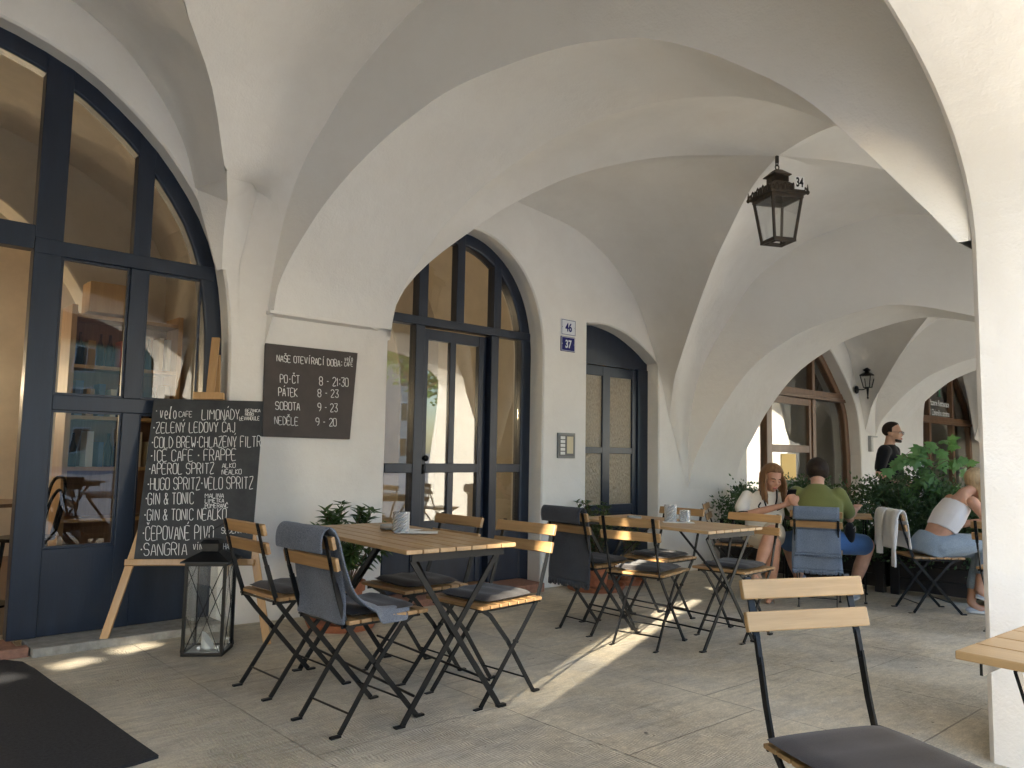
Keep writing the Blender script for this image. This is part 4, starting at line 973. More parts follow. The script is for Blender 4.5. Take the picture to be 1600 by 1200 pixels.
# the loose half has slid down over the near side of the seat
c = smooth_curve([(-.292, -.185, .842), (-.262, -.20, .80), (-.235, -.215, .68), (-.19, -.225, .57), (-.09, -.222, .500), (.02, -.205, .488), (.10, -.19, .486)], 30); rows = []
for k, p in enumerate(c):
    t = k/30; w = lerp(.05, .15, min(1, t*1.5)); r = []
    for j in range(11):
        u = j/10; y = p.y+(u-.12)*w*(.9 if t < .5 else 1.0); lift = .018*sin(u*8+t*5)*min(1, t*3)
        zz = p.z+lift*(.5 if t > .6 else .2)-(.045*(1-u)**2 if t > .7 else 0)
        r.append((p.x+.10*u*t*(1+.5*sin(u*6)), y, zz))
    rows.append(r)
m.grid(rows)
tag(on_chair(m.build('blanket', M['blanket_blue'], None, smooth=True, solid=.009, sub=1), 'c2'), 'thick blue grey blanket slung over the chair nearest the floor lantern side of the table', 'blanket')
m = MB(); ra = drape(top+[(-.232, .70), (-.224, .60), (-.226, .50), (-.232, .42), (-.236, .345)], -.165, .20, 4.1, fold=.006, splay=.03); m.grid(ra); fringe(m, ra[-1], .035)
tag(on_chair(m.build('blanket', M['blanket_grey'], None, smooth=True, solid=.007), 'c6'), 'charcoal fringed blanket hanging over a chair back at the middle table', 'blanket')
m = MB(); ra = drape(top+[(-.232, .70), (-.226, .60), (-.236, .50), (-.252, .42), (-.256, .32)], -.175, .175, 7.7, fold=.006, splay=.04); m.grid(ra); fringe(m, ra[-1], .03)
rb = [[(x-.014, y*.92-.012, z+.055) for x, y, z in r] for r in ra[20:31]]; m.grid(rb); fringe(m, rb[-1], .022)
tag(on_chair(m.build('blanket', M['denimwool'], None, smooth=True, solid=.006), 'man'), 'denim blue fringed blanket hung on the chair of the man in green', 'blanket')
# white jacket
M['linen'] = fabric_mat('white linen', (.78, .77, .75), (.66, .65, .64), 500, .0006)
m = MB(); ra = drape([(-.345, .52), (-.335, .62), (-.327, .74), (-.318, .815), (-.292, .838), (-.262, .822), (-.240, .74), (-.215, .62), (-.205, .52)], -.20, .18, 2.2, fold=.014, fr=9); m.grid(ra)
for (y0, y1, l) in ((-.235, -.135, .44), (.02, .11, .36)):
    r_ = drape([(-.30, .835), (-.325, .81), (-.342, .74), (-.35, .64), (-.348, .82-l)], y0, y1, 5+y0*9, n=8, fold=.010, splay=-.02, fr=5); m.grid(r_)
    m.grid([[(x-.022*(1-abs(2*j/8-1))-.004, y, z) for j, (x, y, z) in enumerate(q)] for q in r_])
tag(on_chair(m.build('jacket', M['linen'], None, smooth=True, solid=.006), 'jacket'), 'white jacket hung over the chair back by the planter', 'jacket')

# ================================================================== BOARDS AND LETTERING
GL = {'A': '002640|1232', 'B': '00063645443303|3342413000', 'C': '45361605011030 41', 'D': '00062644422000', 'E': '46060040|0333', 'F': '460600|0333', 'G': '453616050110304143 23', 'H': '0006|4046|0343', 'I': '2026',
 'J': '3631201001', 'K': '0006|460340', 'L': '060040', 'M': '0006234640', 'N': '00064046', 'O': '163645413010010516', 'P': '00063645443303', 'R': '00063645443303|2340', 'S': '453616050413334241301001', 'T': '0646|2620',
 'U': '060110304146', 'V': '062046', 'W': '0610233046', 'X': '0046|0640', 'Y': '062346|2320', 'Z': '06460040', '0': '163645413010010516', '1': '142620', '2': '051636454400 40', '3': '064623334241301001', '8': '13040516364544331302011030414233',
 '9': '431304051636454220', '-': '1333', ':': '2122|2425', '*': '1323', '&': '401526350201102043', ',': '2110', '\u00b0': '16263524141516', 'v': '041034', 'e': '0232332414030110 30', 'l': '002536261020', 'o': '140301102031332414', ' ': ''}
ACC = {'Á': ('A', '2738'), 'Í': ('I', '2738'), 'É': ('E', '2738'), 'Ý': ('Y', '2738'), 'Č': ('C', '182738'), 'Š': ('S', '182738'), 'Ě': ('E', '182738')}
def strokes(ch):
    extra = ''
    if ch in ACC: ch, extra = ACC[ch]
    res = []
    for s in (GL[ch]+('|'+extra if extra else '')).split('|'):
        s = s.replace(' ', '')
        if s: res.append([(int(s[i]), int(s[i+1])) for i in range(0, len(s), 2)])
    return res
def chalk_text(mb, txt, x0, x1, yt, yb, to3d, r):
    """fit txt in a box of board coordinates; to3d maps (x,y) to a point on the board"""
    adv = [(.55 if c in 'I1:,*' else .62 if c == ' ' else 1.22 if c in 'MW' else 1) for c in txt]; tot = sum(adv)-.2
    x = 0
    for c, a in zip(txt, adv):
        jx, jy, sl = random.uniform(-.04, .04), random.uniform(-.05, .05), random.uniform(.02, .14)
        for s in strokes(c):
            P = []
            for (px, py) in s:
                gx = (px-(2 if c in 'I1' else 0)*.5)/4*.74*a; gy = py/6+jy*.5
                P.append(to3d(lerp(x0, x1, (x+jx+gx+sl*gy*.35)/tot), lerp(yb, yt, gy)))
            if len(P) > 2: P = smooth_curve(P, len(P)*3)
            if len(P) == 2 and c == '*': mb.ball(P[0].lerp(P[1], .5), r*2.2, 6, 4)
            else: mb.tube(P, r, 5)
        x += a
def quad_map(TL, TR, BR, BL, W_, H_, frame):
    """zoomed photo coordinates -> board coordinates -> world"""
    def f(px, py):
        v = .5
        for _ in range(12):
            lx, rx_ = lerp(TL[0], BL[0], v), lerp(TR[0], BR[0], v); u = (px-lx)/(rx_-lx)
            ty, by = lerp(TL[1], TR[1], u), lerp(BL[1], BR[1], u); v = (py-ty)/(by-ty)
        return frame(u*W_, (1-v)*H_)
    return f
# --- menu board on its easel
E0 = Vector((1.37, 4.92, 0)); ED = Vector((.826, -.564, 0)).normalized(); EB = Vector((.564, .826, 0)).normalized(); tl = radians(12); EU = Vector((0, 0, cos(tl)))+EB*sin(tl); EN = ED.cross(EU)   # EN points to the street
def ep(u, v, w=0): return E0+ED*u+EU*v+EN*w
es = thing('easel', 'pine A-frame easel carrying the drinks menu board', 'easel', (0, 0, 0))
def ebar(p, q, w, t, name):
    m = MB(); m.bar(p, q, t, w, ED) if False else m.bar(p, q, w, t, EN); return m.build(name, M['easel'], es, bevel=.003)
ebar(ep(0, 0, -.012), ep(.315, 1.46, -.012), .045, .022, 'leg'); ebar(ep(.92, 0, -.012), ep(.605, 1.46, -.012), .045, .022, 'leg')
ebar(E0+ED*.46+EB*.72+Vector((0, 0, .05)), ep(.46, 1.80, -.05), .045, .022, 'leg')
m = MB(); m.bar(ep(.085, .472, .018), ep(.815, .472, .018), .036, .06, EN); m.build('ledge', M['easel'], es, bevel=.003)
m = MB(); m.bar(ep(.455, 1.475, -.002), ep(.455, 1.90, -.002), .05, .022, EN); m.build('mast', M['easel'], es, bevel=.003)
m = MB(); m.bar(ep(.36, 1.50, .015), ep(.545, 1.50, .015), .045, .04, EN); m.build('clamp', M['easel'], es, bevel=.003)
bd = thing('menu_board', 'tall black menu board of drinks chalked in white, standing on the easel', 'chalkboard', (0, 0, 0))
m = MB(); c4 = [ep(.125, .492), ep(.79, .492), ep(.79, 1.478), ep(.125, 1.478)]
m.add(c4+[p+EN*.012 for p in c4], [(3,2,1,0),(4,5,6,7),(0,1,5,4),(1,2,6,5),(2,3,7,6),(3,0,4,7)]); m.build('board', M['board'], bd, bevel=.002)
f = quad_map((62, 362), (570, 380), (515, 1120), (-20, 1112), .665, .986, lambda u, v: ep(.125+u, .492+v, .0122))
m = MB(); R_ = .0021
for t_, a, b, yt, yb in (('*', 68, 80, 418, 430), ('velo', 92, 168, 405, 462), ('CAFE', 176, 236, 428, 454), ('LIMONÁDY,', 282, 468, 420, 468), ('BEZINKA', 483, 553, 419, 434), ('NEBO', 483, 522, 438, 450), ('LEVANDULE', 456, 550, 455, 473),
    ('*ZELENÝ LEDOVÝ ČAJ', 60, 440, 482, 530), ('*COLD BREW*CHLAZENÝ FILTR', 54, 556, 552, 602), ('*ICE CAFE * FRAPPÉ', 50, 442, 614, 666), ('*APEROL SPRITZ', 42, 340, 678, 727), ('ALKO', 378, 440, 680, 701), ('NEALKO', 376, 468, 709, 732),
    ('*HUGO SPRITZ*VELO SPRITZ', 36, 522, 746, 800), ('*GIN & TONIC', 28, 248, 815, 867), ('MALINA', 300, 386, 821, 841), ('LIMETKA', 300, 388, 845, 863), ('POMERANČ', 300, 406, 868, 887), ('*GIN & TONIC NEALKO', 24, 400, 890, 940),
    ('*ČEPOVANÉ PIVO', 18, 340, 968, 1028), ('SEDLÁK 12\u00b0', 378, 522, 977, 1003), ('*SANGRIA', 8, 222, 1044, 1097), ('VÍNO GRIOCHA', 248, 414, 1049, 1075)):
    chalk_text(m, t_, a, b, yt, yb, f, R_ if yb-yt > 30 else R_*.75)
m.build('lettering', M['chalk'], bd)
# --- opening hours on the wall
hb = thing('opening_hours_board', 'faded black board of opening hours on the white pier', 'chalkboard', (0, 0, 0))
m = MB(); y = FY-.022; q4 = [Vector((2.325, y, 1.228)), Vector((3.0, y, 1.225)), Vector((3.04, y, 1.868)), Vector((2.318, y, 1.864))]
m.add(q4+[p+Vector((0, .020, 0)) for p in q4], [(0,1,2,3),(7,6,5,4),(0,4,5,1),(1,5,6,2),(2,6,7,3),(3,7,4,0)]); m.build('board', M['board2'], hb, bevel=.002)
def hf(u, v):
    a, b = q4[0].lerp(q4[1], u), q4[3].lerp(q4[2], u); return a.lerp(b, v)+Vector((0, -.001, 0))
f = quad_map((588, 110), (1028, 165), (975, 557), (565, 540), 1, 1, hf); m = MB()
def slant(t_, a, b, yt, yb, sl=.06): chalk_text(m, t_, a, b, yt, yb, lambda px, py: f(px, py+(px-a)*sl), .0026 if yb-yt > 22 else .0018)
slant('NAŠE OTEVÍRACÍ DOBA:', 635, 945, 165, 195, .10); slant('velo', 960, 1002, 178, 200, .05); slant('CAFÉ', 957, 1000, 205, 224, .05)
for t_, a, b, yt, yb in (('PO-ČT', 648, 736, 258, 294), ('8 - 21:30', 830, 975, 270, 308), ('PÁTEK', 640, 726, 318, 355), ('8 - 23', 822, 922, 327, 361), ('SOBOTA', 625, 736, 381, 416), ('9 - 23', 820, 916, 390, 426), ('NEDĚLE', 620, 726, 449, 484), ('9 - 20', 808, 910, 457, 491)): slant(t_, a, b, yt, yb)
m.build('lettering', M['chalk'], hb)
# --- enamel house numbers etc.
def type_text(name, txt, size, m_, parent, loc, rot, bold=0, ext=.001, sx=1):
    cu = bpy.data.curves.new(name, 'FONT'); cu.body = txt; cu.size = size; cu.align_x = 'CENTER'; cu.align_y = 'CENTER'; cu.extrude = ext; cu.offset = bold
    o = bpy.data.objects.new('tmp', cu); COL.objects.link(o); dg = bpy.context.evaluated_depsgraph_get(); me = bpy.data.meshes.new_from_object(o.evaluated_get(dg)); bpy.data.objects.remove(o)
    me.materials.clear(); me.materials.append(m_); r = bpy.data.objects.new(name, me); COL.objects.link(r); r.parent = parent; r.location = loc; r.rotation_euler = rot; r.scale = (sx, 1, 1); return r
WALLROT = (pi/2, 0, 0)
def plate(x0, x1, z0, z1, base, ink, txt, label, rim):
    t = thing('house_number_plate', label, 'sign', ((x0+x1)/2, FY, (z0+z1)/2)); w, h = x1-x0, z1-z0
    m = MB(); m.bb((-w/2, -.010, -h/2), (w/2, .002, h/2)); m.build('plate', base, t, bevel=.004)
    m = MB()
    for (a, b, c, d) in ((-w/2+.006, w/2-.006, h/2-.010, h/2-.006), (-w/2+.006, w/2-.006, -h/2+.006, -h/2+.010), (-w/2+.006, -w/2+.010, -h/2+.0101, h/2-.0101), (w/2-.010, w/2-.006, -h/2+.0101, h/2-.0101)): m.bb((a, -.0112, c), (b, -.0095, d))
    m.build('border', rim, t)
    m = MB(); 
    for s in (-1, 1): m.lathe([(.006, 0), (.004, .003)], (s*(w/2-.014), -.0105, 0), 8, Matrix.Rotation(pi/2, 3, 'X'))
    m.build('screw', M['steel'], t)
    type_text('number', txt, h*.72, ink, t, (0, -.0115, -.004), WALLROT, .0025, .001, .82)
plate(5.236, 5.436, 2.266, 2.42, M['white_enamel'], M['blue_enamel'], '46', 'white enamel house number 46, above the blue one', M['blue_enamel'])
plate(5.236, 5.430, 2.112, 2.256, M['blue_enamel'], M['white_enamel'], '37', 'blue enamel house number 37, under the white one', M['white_enamel'])
t = thing('doorbell_panel', 'steel doorbell and intercom panel beside the narrow blue door', 'intercom', (5.32, FY, 1.224))
m = MB(); m.bb((-.115, -.018, -.118), (.118, .002, .118)); m.build('housing', mat('zinc grey housing', (.17, .175, .175), .45, .5), t, bevel=.004)
m = MB(); m.bb((-.105, -.0195, -.10), (.105, -.0175, .10)); m.build('face_plate', mat('dark grey metal', (.10, .10, .10), .4, .6), t)
m = MB(); m.bb((.0, -.023, -.075), (.085, -.019, .085)); m.build('speaker', M['cream'], t, bevel=.003)
for k in range(5): m = MB(); m.bb((-.085, -.0225, -.085+k*.036), (-.025, -.019, -.058+k*.036)); m.build('name_button', M['paper'], t, bevel=.002)
t = thing('brass_plaque', 'small ochre plaque on the white wall beyond the middle table', 'sign', (8.25, FY, 1.335)); m = MB(); m.bb((-.11, -.012, -.15), (.11, .002, .15)); m.build('plate', M['gold'], t, bevel=.004)
m = MB(); 
for k in range(5): m.bb((-.075, -.0135, .085-k*.04), (.075-.02*(k % 2), -.0118, .093-k*.04))
m.build('engraving', M['brown'], t)
t = thing('steel_bracket', 'small steel leaflet holder on the pier beside the timber shop front', 'holder', (12.10, FY, 1.38)); m = MB(); m.bb((-.10, -.05, -.12), (-.03, .002, .10)); m.bb((-.10, -.055, .10), (.12, .002, .12)); m.build('bracket', M['steel'], t, bevel=.003)
# lettering and green tree on the far shop window
M['green'] = mat('green window film', (.03, .26, .12), .6); M['pale'] = mat('white window film', (.72, .72, .70), .7)
yy = FY+.17+.030
type_text('window_lettering', 'Pizzerie Restaurace', .155, M['pale'], F6, (15.64, yy, 2.20), WALLROT, .002, .001, .82); type_text('window_lettering', 'U Zeleného stromu', .155, M['pale'], F6, (15.64, yy, 2.02), WALLROT, .002, .001, .82)
m = MB(); x0, z0 = 15.66, 2.55
for k in range(26):
    a = random.uniform(0, 2*pi); r = random.uniform(.02, .19); m.box((x0+r*cos(a), yy, z0+.08+r*.75*sin(a)), (.085, .004, .05), Matrix.Rotation(random.uniform(-.7, .7), 3, 'Y'))
m.bb((x0-.018, yy-.002, z0-.2), (x0+.018, yy+.002, z0+.05))
for s in (-1, 1): m.bar((x0, yy, z0-.10), (x0+s*.11, yy, z0+.02), .02, .004, (0, 1, 0)); m.bar((x0, yy, z0-.19), (x0+s*.06, yy, z0-.22), .02, .004, (0, 1, 0))
m.build('tree_emblem', M['green'], F6)

# ================================================================== LANTERNS, MAT
def four(rb, rt, z0, z1): return [(Vector((sx*rb, sy*rb, z0)), Vector((sx*rt, sy*rt, z1))) for sx, sy in ((-1,-1),(1,-1),(1,1),(-1,1))]
t = thing('floor_lantern', 'tall black metal lantern with glass sides on the floor before the menu board', 'lantern', (1.80, 4.455, 0), radians(-38))
m = MB(); w = .112; H = .50
for a, b in four(w-.008, w-.008, .02, H): m.bar(a, b, .016, .016, (1, 0, 0))
for z in (.012, H): 
    for s in (-1, 1): m.bb((-w, s*w-.008*s-.008, z-.010), (w, s*w-.008*s+.008, z+.010)); m.bb((s*w-.008*s-.008, -w+.0161, z-.0098), (s*w-.008*s+.008, w-.0161, z+.0098))
m.build('frame', M['black'], t)
m = MB(); m.bb((-w+.01, -w+.01, .004), (w-.01, w-.01, .016)); m.build('base_plate', M['steel'], t)
m = MB()
for sx, sy in ((0,-1),(1,0),(0,1),(-1,0)):
    if sx: m.bb((sx*(w-.012)-.001, -w+.016, .02), (sx*(w-.012)+.001, w-.016, H-.01))
    else: m.bb((-w+.016, sy*(w-.012)-.001, .02), (w-.016, sy*(w-.012)+.001, H-.01))
m.build('glass', M['clear'], t)
m = MB()
for sx, sy in ((0,-1),(1,0),(0,1),(-1,0)):
    c = Vector((sx, sy, 0))*(w+.001); d = Vector((-sy, sx, 0))*(w-.016)
    m.tube([c-d+Vector((0,0,.02)), c+d+Vector((0,0,H-.01))], .0025, 5); m.tube([c+d+Vector((0,0,.02))+Vector((sx, sy, 0))*.005, c-d+Vector((0,0,H-.01))+Vector((sx, sy, 0))*.005], .0025, 5)
m.build('crossed_wire', M['black'], t)
m = MB(); rings = [(w+.022, H+.008), (w+.02, H+.016), (.05, H+.062), (.045, H+.064), (.045, H+.105), (.055, H+.108), (.04, H+.13)]
for (r0, z0), (r1, z1) in zip(rings, rings[1:]):
    q = four(r0, r1, z0, z1); m.add([q[k][0] for k in range(4)]+[q[k][1] for k in range(4)], [(0,1,5,4),(1,2,6,5),(2,3,7,6),(3,0,4,7)])
q = four(.04, .04, H+.13, H+.13); m.add([a for a, b in q], [(0,1,2,3)]); m.build('roof', M['black'], t)
m = MB(); m.tube(smooth_curve([(-.05, 0, H+.12), (-.02, .04, H+.17), (.06, .05, H+.22), (.10, .03, H+.215)], 12), .003, 6); m.build('handle', M['black'], t)
cd = thing('candle', 'burnt-down white candle inside the floor lantern', 'candle', (1.80, 4.455, .0165)); m = MB(); m.lathe([(.055, 0), (.058, .008), (.03, .009)], (0, 0, 0), 20); m.build('dish', M['clear'], cd)
m = MB(); n = 16; lo_ = [(.036*cos(2*pi*i/n), .036*sin(2*pi*i/n), .0095) for i in range(n)]; hi_ = [(.034*cos(2*pi*i/n), .034*sin(2*pi*i/n), .05+.045*cos(2*pi*i/n-2.3)) for i in range(n)]
m.add(lo_+hi_, [(i, (i+1) % n, n+(i+1) % n, n+i) for i in range(n)]+[tuple(range(n, 2*n))]); m.build('wax', M['wax'], cd, auto=40)

LZ = 3.40
t = thing('hanging_lantern', 'old iron lantern numbered 34 hanging from the vault', 'lantern', (5.50, 2.96, LZ-.60), radians(-28))
m = MB(); rb, rt, h0, h1 = .098, .145, .02, .335
for a, b in four(rb, rt, h0, h1): m.bar(a, b, .02, .02, (0, 1, 0))
for r, z, e in ((rb, h0, .026), (rt, h1, .03), (.06, h0-.006, .014)):
    for s in (-1, 1): m.bb((-r-.012, s*r-.011, z-e/2), (r+.012, s*r+.011, z+e/2)); m.bb((s*r-.011, -r+.0112, z-e/2+.0008), (s*r+.011, r-.0112, z+e/2-.0008))
for s in (-1, 1): m.bb((s*.079-.02, -.012, h0-.012), (s*.079+.02, .012, h0+.002))
m.build('frame', M['iron'], t, bevel=.002)
m = MB()
for k in range(4):
    q = four(rb-.004, rt-.004, h0+.01, h1-.01); a, b = q[k], q[(k+1) % 4]; m.add([a[0], b[0], b[1], a[1]], [(0,1,2,3)])
m.build('glass', M['oldglass'], t)
m = MB(); prof_ = [(.178, h1+.012), (.178, h1+.026), (.135, h1+.07), (.075, h1+.12), (.066, h1+.125), (.066, h1+.165), (.088, h1+.172), (.088, h1+.178), (.03, h1+.222), (.012, h1+.226)]
for (r0, z0), (r1, z1) in zip(prof_, prof_[1:]):
    q = four(r0, r1, z0, z1); m.add([q[k][0] for k in range(4)]+[q[k][1] for k in range(4)], [(0,1,5,4),(1,2,6,5),(2,3,7,6),(3,0,4,7)])
q = four(.178, .14, h1+.012, h1+.006); m.add([q[k][0] for k in range(4)]+[q[k][1] for k in range(4)], [(0,1,5,4),(1,2,6,5),(2,3,7,6),(3,0,4,7)])
m.build('roof', M['iron'], t)
m = MB()      # pierced cresting along the eaves
for k in range(4):
    R = Matrix.Rotation(k*pi/2, 3, 'Z')
    for j in range(9):
        x = -.16+.04*j; hh = .05-.018*abs(j-4)/4+(.012 if j % 2 else 0)
        p = R @ Vector((x, -.178, h1+.025)); m.tube(smooth_curve([p+R @ Vector((-.016, 0, 0)), p+R @ Vector((-.010, .004, hh*.7)), p+R @ Vector((.003, .006, hh)), p+R @ Vector((.013, .004, hh*.6)), p+R @ Vector((.016, 0, 0))], 8), .006, 5)
    p = R @ Vector((-.18, -.18, h1+.02)); m.ball(p, .017, 8, 6); m.tube([p, p+Vector((0, 0, .06))], [.010, .003], 6)
m.build('cresting', M['iron'], t)
m = MB(); 
for k in range(10): m.tube([(-.066*1+.0147*k, -.068, h1+.127), (-.066+.0147*k, -.068, h1+.163)], .004, 5)
m.tube([(.018*cos(a/12*2*pi), 0, h1+.245+.018*sin(a/12*2*pi)) for a in range(13)], .005, 6); m.tube([(0, .018*cos(a/12*2*pi), h1+.275+.018*sin(a/12*2*pi)) for a in range(13)], .005, 6); m.bb((-.012, -.012, h1+.28), (.012, .012, h1+.40)); m.build('hook', M['iron'], t)
np_ = MB(); np_.bb((.03, -.212, h1+.028), (.125, -.206, h1+.123)); n_ = np_.build('number_plate', M['white_tin'], t); type_text('number', '34', .092, M['black'], n_, (.0775, -.2132, h1+.0755), WALLROT, .003, .0008, .78)
t.scale = (.88, .88, 1.06); t.location.z -= .005
# wall sconce in the third bay
t = thing('wall_lantern', 'small black carriage lantern on the pier between the brown shop fronts', 'lantern', (11.55, FY-.03, 2.17))
m = MB(); m.lathe([(.06, 0), (.055, .02), (.02, .03)], (0, -.0, 0), 16, Matrix.Rotation(pi/2, 3, 'X')); m.tube(smooth_curve([(0, -.02, 0), (0, -.10, .0), (0, -.16, .02)], 8), .009, 8); m.build('bracket', M['black'], t)
m = MB()
for a, b in four(.042, .075, .02, .20): m.bar(a+Vector((0, -.17, 0)), b+Vector((0, -.17, 0)), .010, .010, (0, 1, 0))
for r, z in ((.046, .02), (.082, .20)):
    q = four(r, r, z, z+.012); m.add([q[k][i]+Vector((0, -.17, 0)) for i in (0, 1) for k in range(4)], [(0,1,2,3),(4,5,6,7),(0,1,5,4),(1,2,6,5),(2,3,7,6),(3,0,4,7)])
for (r0, z0), (r1, z1) in zip([(.085, .212), (.03, .25), (.022, .255), (.05, .285), (.02, .31), (.008, .32)], [(.03, .25), (.022, .255), (.05, .285), (.02, .31), (.008, .32), (.004, .37)]):
    q = four(r0, r1, z0, z1); m.add([q[k][i]+Vector((0, -.17, 0)) for i in (0, 1) for k in range(4)], [(0,1,5,4),(1,2,6,5),(2,3,7,6),(3,0,4,7)])
m.tube([(0, -.17, .02), (0, -.17, -.12), (0, -.17, -.15)], [.022, .008, .004], 8); m.ball((0, -.17, -.125), .016, 8, 6); m.build('frame', M['black'], t)
m = MB(); q = four(.040, .072, .03, .20)
for k in range(4): a, b = q[k], q[(k+1) % 4]; o_ = Vector((0, -.17, 0)); m.add([a[0]+o_, b[0]+o_, b[1]+o_, a[1]+o_], [(0,1,2,3)])
m.build('glass', M['clear'], t)
# door mat in its stone frame
m = MB(); pts = [(-1.2, 3.03), (.99, 3.045), (1.075, 3.06), (1.06, 3.3), (1.035, 3.8), (1.0, 4.3), (.985, 4.62), (.965, 4.80), (.90, 4.90), (-1.2, 4.93)]
m.prism(pts, lambda x, y: (x, y, .014), lambda x, y: (x, y, .002)); tag(m.build('doormat', M['mat'], None), 'large black bristle mat in front of the open cafe door', 'mat')
# ================================================================== PLANTS
def leaf_mat(name, c1, c2, rough=.45):
    m = mat(name, c1, rough, noise_amt=.5, nscale=9, col2=c2, spec=.4)
    n = m.node_tree.nodes; L = m.node_tree.links; b = n['Principled BSDF']
    tr = n.new('ShaderNodeBsdfTranslucent'); tr.inputs[0].default_value = (c1[0]*1.6, c1[1]*1.7, c1[2]*.9, 1)
    mx = n.new('ShaderNodeMixShader'); mx.inputs[0].default_value = .22; L.new(b.outputs[0], mx.inputs[1]); L.new(tr.outputs[0], mx.inputs[2]); L.new(mx.outputs[0], n['Material Output'].inputs[0])
    return m
M['leaf_dark'] = leaf_mat('glossy dark leaf', (.075, .13, .045), (.03, .06, .022), .35)
M['leaf_olive'] = leaf_mat('olive green leaf', (.095, .135, .055), (.045, .075, .03))
M['leaf_hedge'] = leaf_mat('hedge leaf', (.08, .14, .06), (.028, .055, .028))
M['leaf_maple'] = leaf_mat('maple leaf', (.13, .26, .085), (.07, .155, .05), .5)
M['bark'] = mat('brown bark', (.16, .10, .06), .9, noise_amt=.4, nscale=40, bump=.002, bscale=90)
def leaf(mb, p, d, up, L, W, fold=.25):
    d = d.normalized(); s = d.cross(up)
    if s.length < .05: s = d.cross(Vector((1, 0, 0)))
    s.normalize(); n = s.cross(d); t = -n*L*.12
    mb.add([p, p+d*L*.35+s*W/2+n*W*fold, p+d*L*.72+s*W*.36+n*W*fold*.5+t*.5, p+d*L+t, p+d*L*.72-s*W*.36+n*W*fold*.5+t*.5, p+d*L*.35-s*W/2+n*W*fold, p+d*L*.5+t*.2], [(0, 1, 6), (1, 2, 6), (2, 3, 6), (3, 4, 6), (4, 5, 6), (5, 0, 6)])
def maple(mb, p, d, up, L):
    d = d.normalized(); s = d.cross(up).normalized(); n = s.cross(d)
    o = [(0, 0), (.18, -.05), (.42, .02), (.30, .20), (.56, .42), (.34, .42), (.36, .60), (.20, .55), (.0, 1.0)]
    pts = [(x, y) for x, y in o]+[(-x, y) for x, y in reversed(o[1:-1])]
    vs = [p+s*x*L+d*y*L-n*(abs(x)**1.5*.35+y*y*.22)*L for x, y in pts]; vs.append(p+d*.36*L-n*.02*L); k = len(pts)
    mb.add(vs, [(i, (i+1) % k, k) for i in range(k)])
def rv(a=1): 
    v = Vector((random.gauss(0, 1), random.gauss(0, 1), random.gauss(0, 1))); return v.normalized()*a
def potted(x, y, label, pot_r, pot_h, sauc, top, spread, nst, kind, lm, seed, rosette):
    random.seed(seed); t = thing('potted_plant', label, 'plant', (x, y, fz(x)), 0)
    m = MB(); r = pot_r; m.lathe([(r*.66, .03), (r*.92, pot_h*.80), (r*1.02, pot_h*.80), (r*1.04, pot_h), (r*.93, pot_h), (r*.88, pot_h-.03), (0, pot_h-.03)], (0, 0, 0), 28); m.build('pot', M['terracotta'], t, auto=35)
    m = MB(); m.lathe([(0, .004), (sauc*.9, .004), (sauc, .05), (sauc*.95, .052), (sauc*.86, .016), (0, .016)], (0, 0, 0), 28); m.build('saucer', M['terracotta'], t, auto=35)
    m = MB(); m.lathe([(r*.9, pot_h-.028), (0, pot_h-.018)], (0, 0, 0), 20); m.build('soil', M['soil'], t)
    st, lf = MB(), MB()
    for k in range(nst):
        a = 2*pi*k/nst+random.uniform(-.4, .4); rr = spread*random.uniform(.25, 1); h = top*random.uniform(.62, 1)
        c = smooth_curve([Vector((r*.3*cos(a), r*.3*sin(a), pot_h-.03)), Vector((rr*.5*cos(a), rr*.5*sin(a), lerp(pot_h, h, .55))), Vector((rr*cos(a), rr*sin(a), h))], 10); st.tube(c, [lerp(.006, .002, i/10) for i in range(11)], 5)
        for i, p in enumerate(c[3:]):
            d0 = (c[min(i+4, 10)]-p); d0 = d0.normalized() if d0.length > 1e-4 else Vector((0, 0, 1))
            q = rosette if i > 4 else 3
            for j in range(q):
                b = 2*pi*j/q+random.uniform(0, 1); o = d0.orthogonal().normalized(); o.rotate(Matrix.Rotation(b, 3, d0)); d = o*random.uniform(.7, 1)+d0*random.uniform(.1, .9)+Vector((0, 0, -.12))
                L = kind*random.uniform(.7, 1.15); leaf(lf, p+rv(.006), d, Vector((0, 0, 1)), L, L*.34)
    st.build('stems', M['bark'], t); lf.build('foliage', lm, t)
    return t
potted(2.74, 4.60, 'terracotta pot plant with whorled glossy leaves against the white pier under the opening hours', .145, .30, .235, .80, .33, 22, .088, M['leaf_dark'], 3, 9)
potted(5.43, 4.74, 'terracotta pot plant with narrow olive leaves in a wide saucer, between two blue doors', .145, .26, .275, .78, .25, 24, .058, M['leaf_olive'], 5, 9)
potted(5.95, 4.78, 'small terracotta pot plant standing before the narrow blue door', .10, .20, .15, .60, .13, 10, .05, M['leaf_olive'], 8, 7)
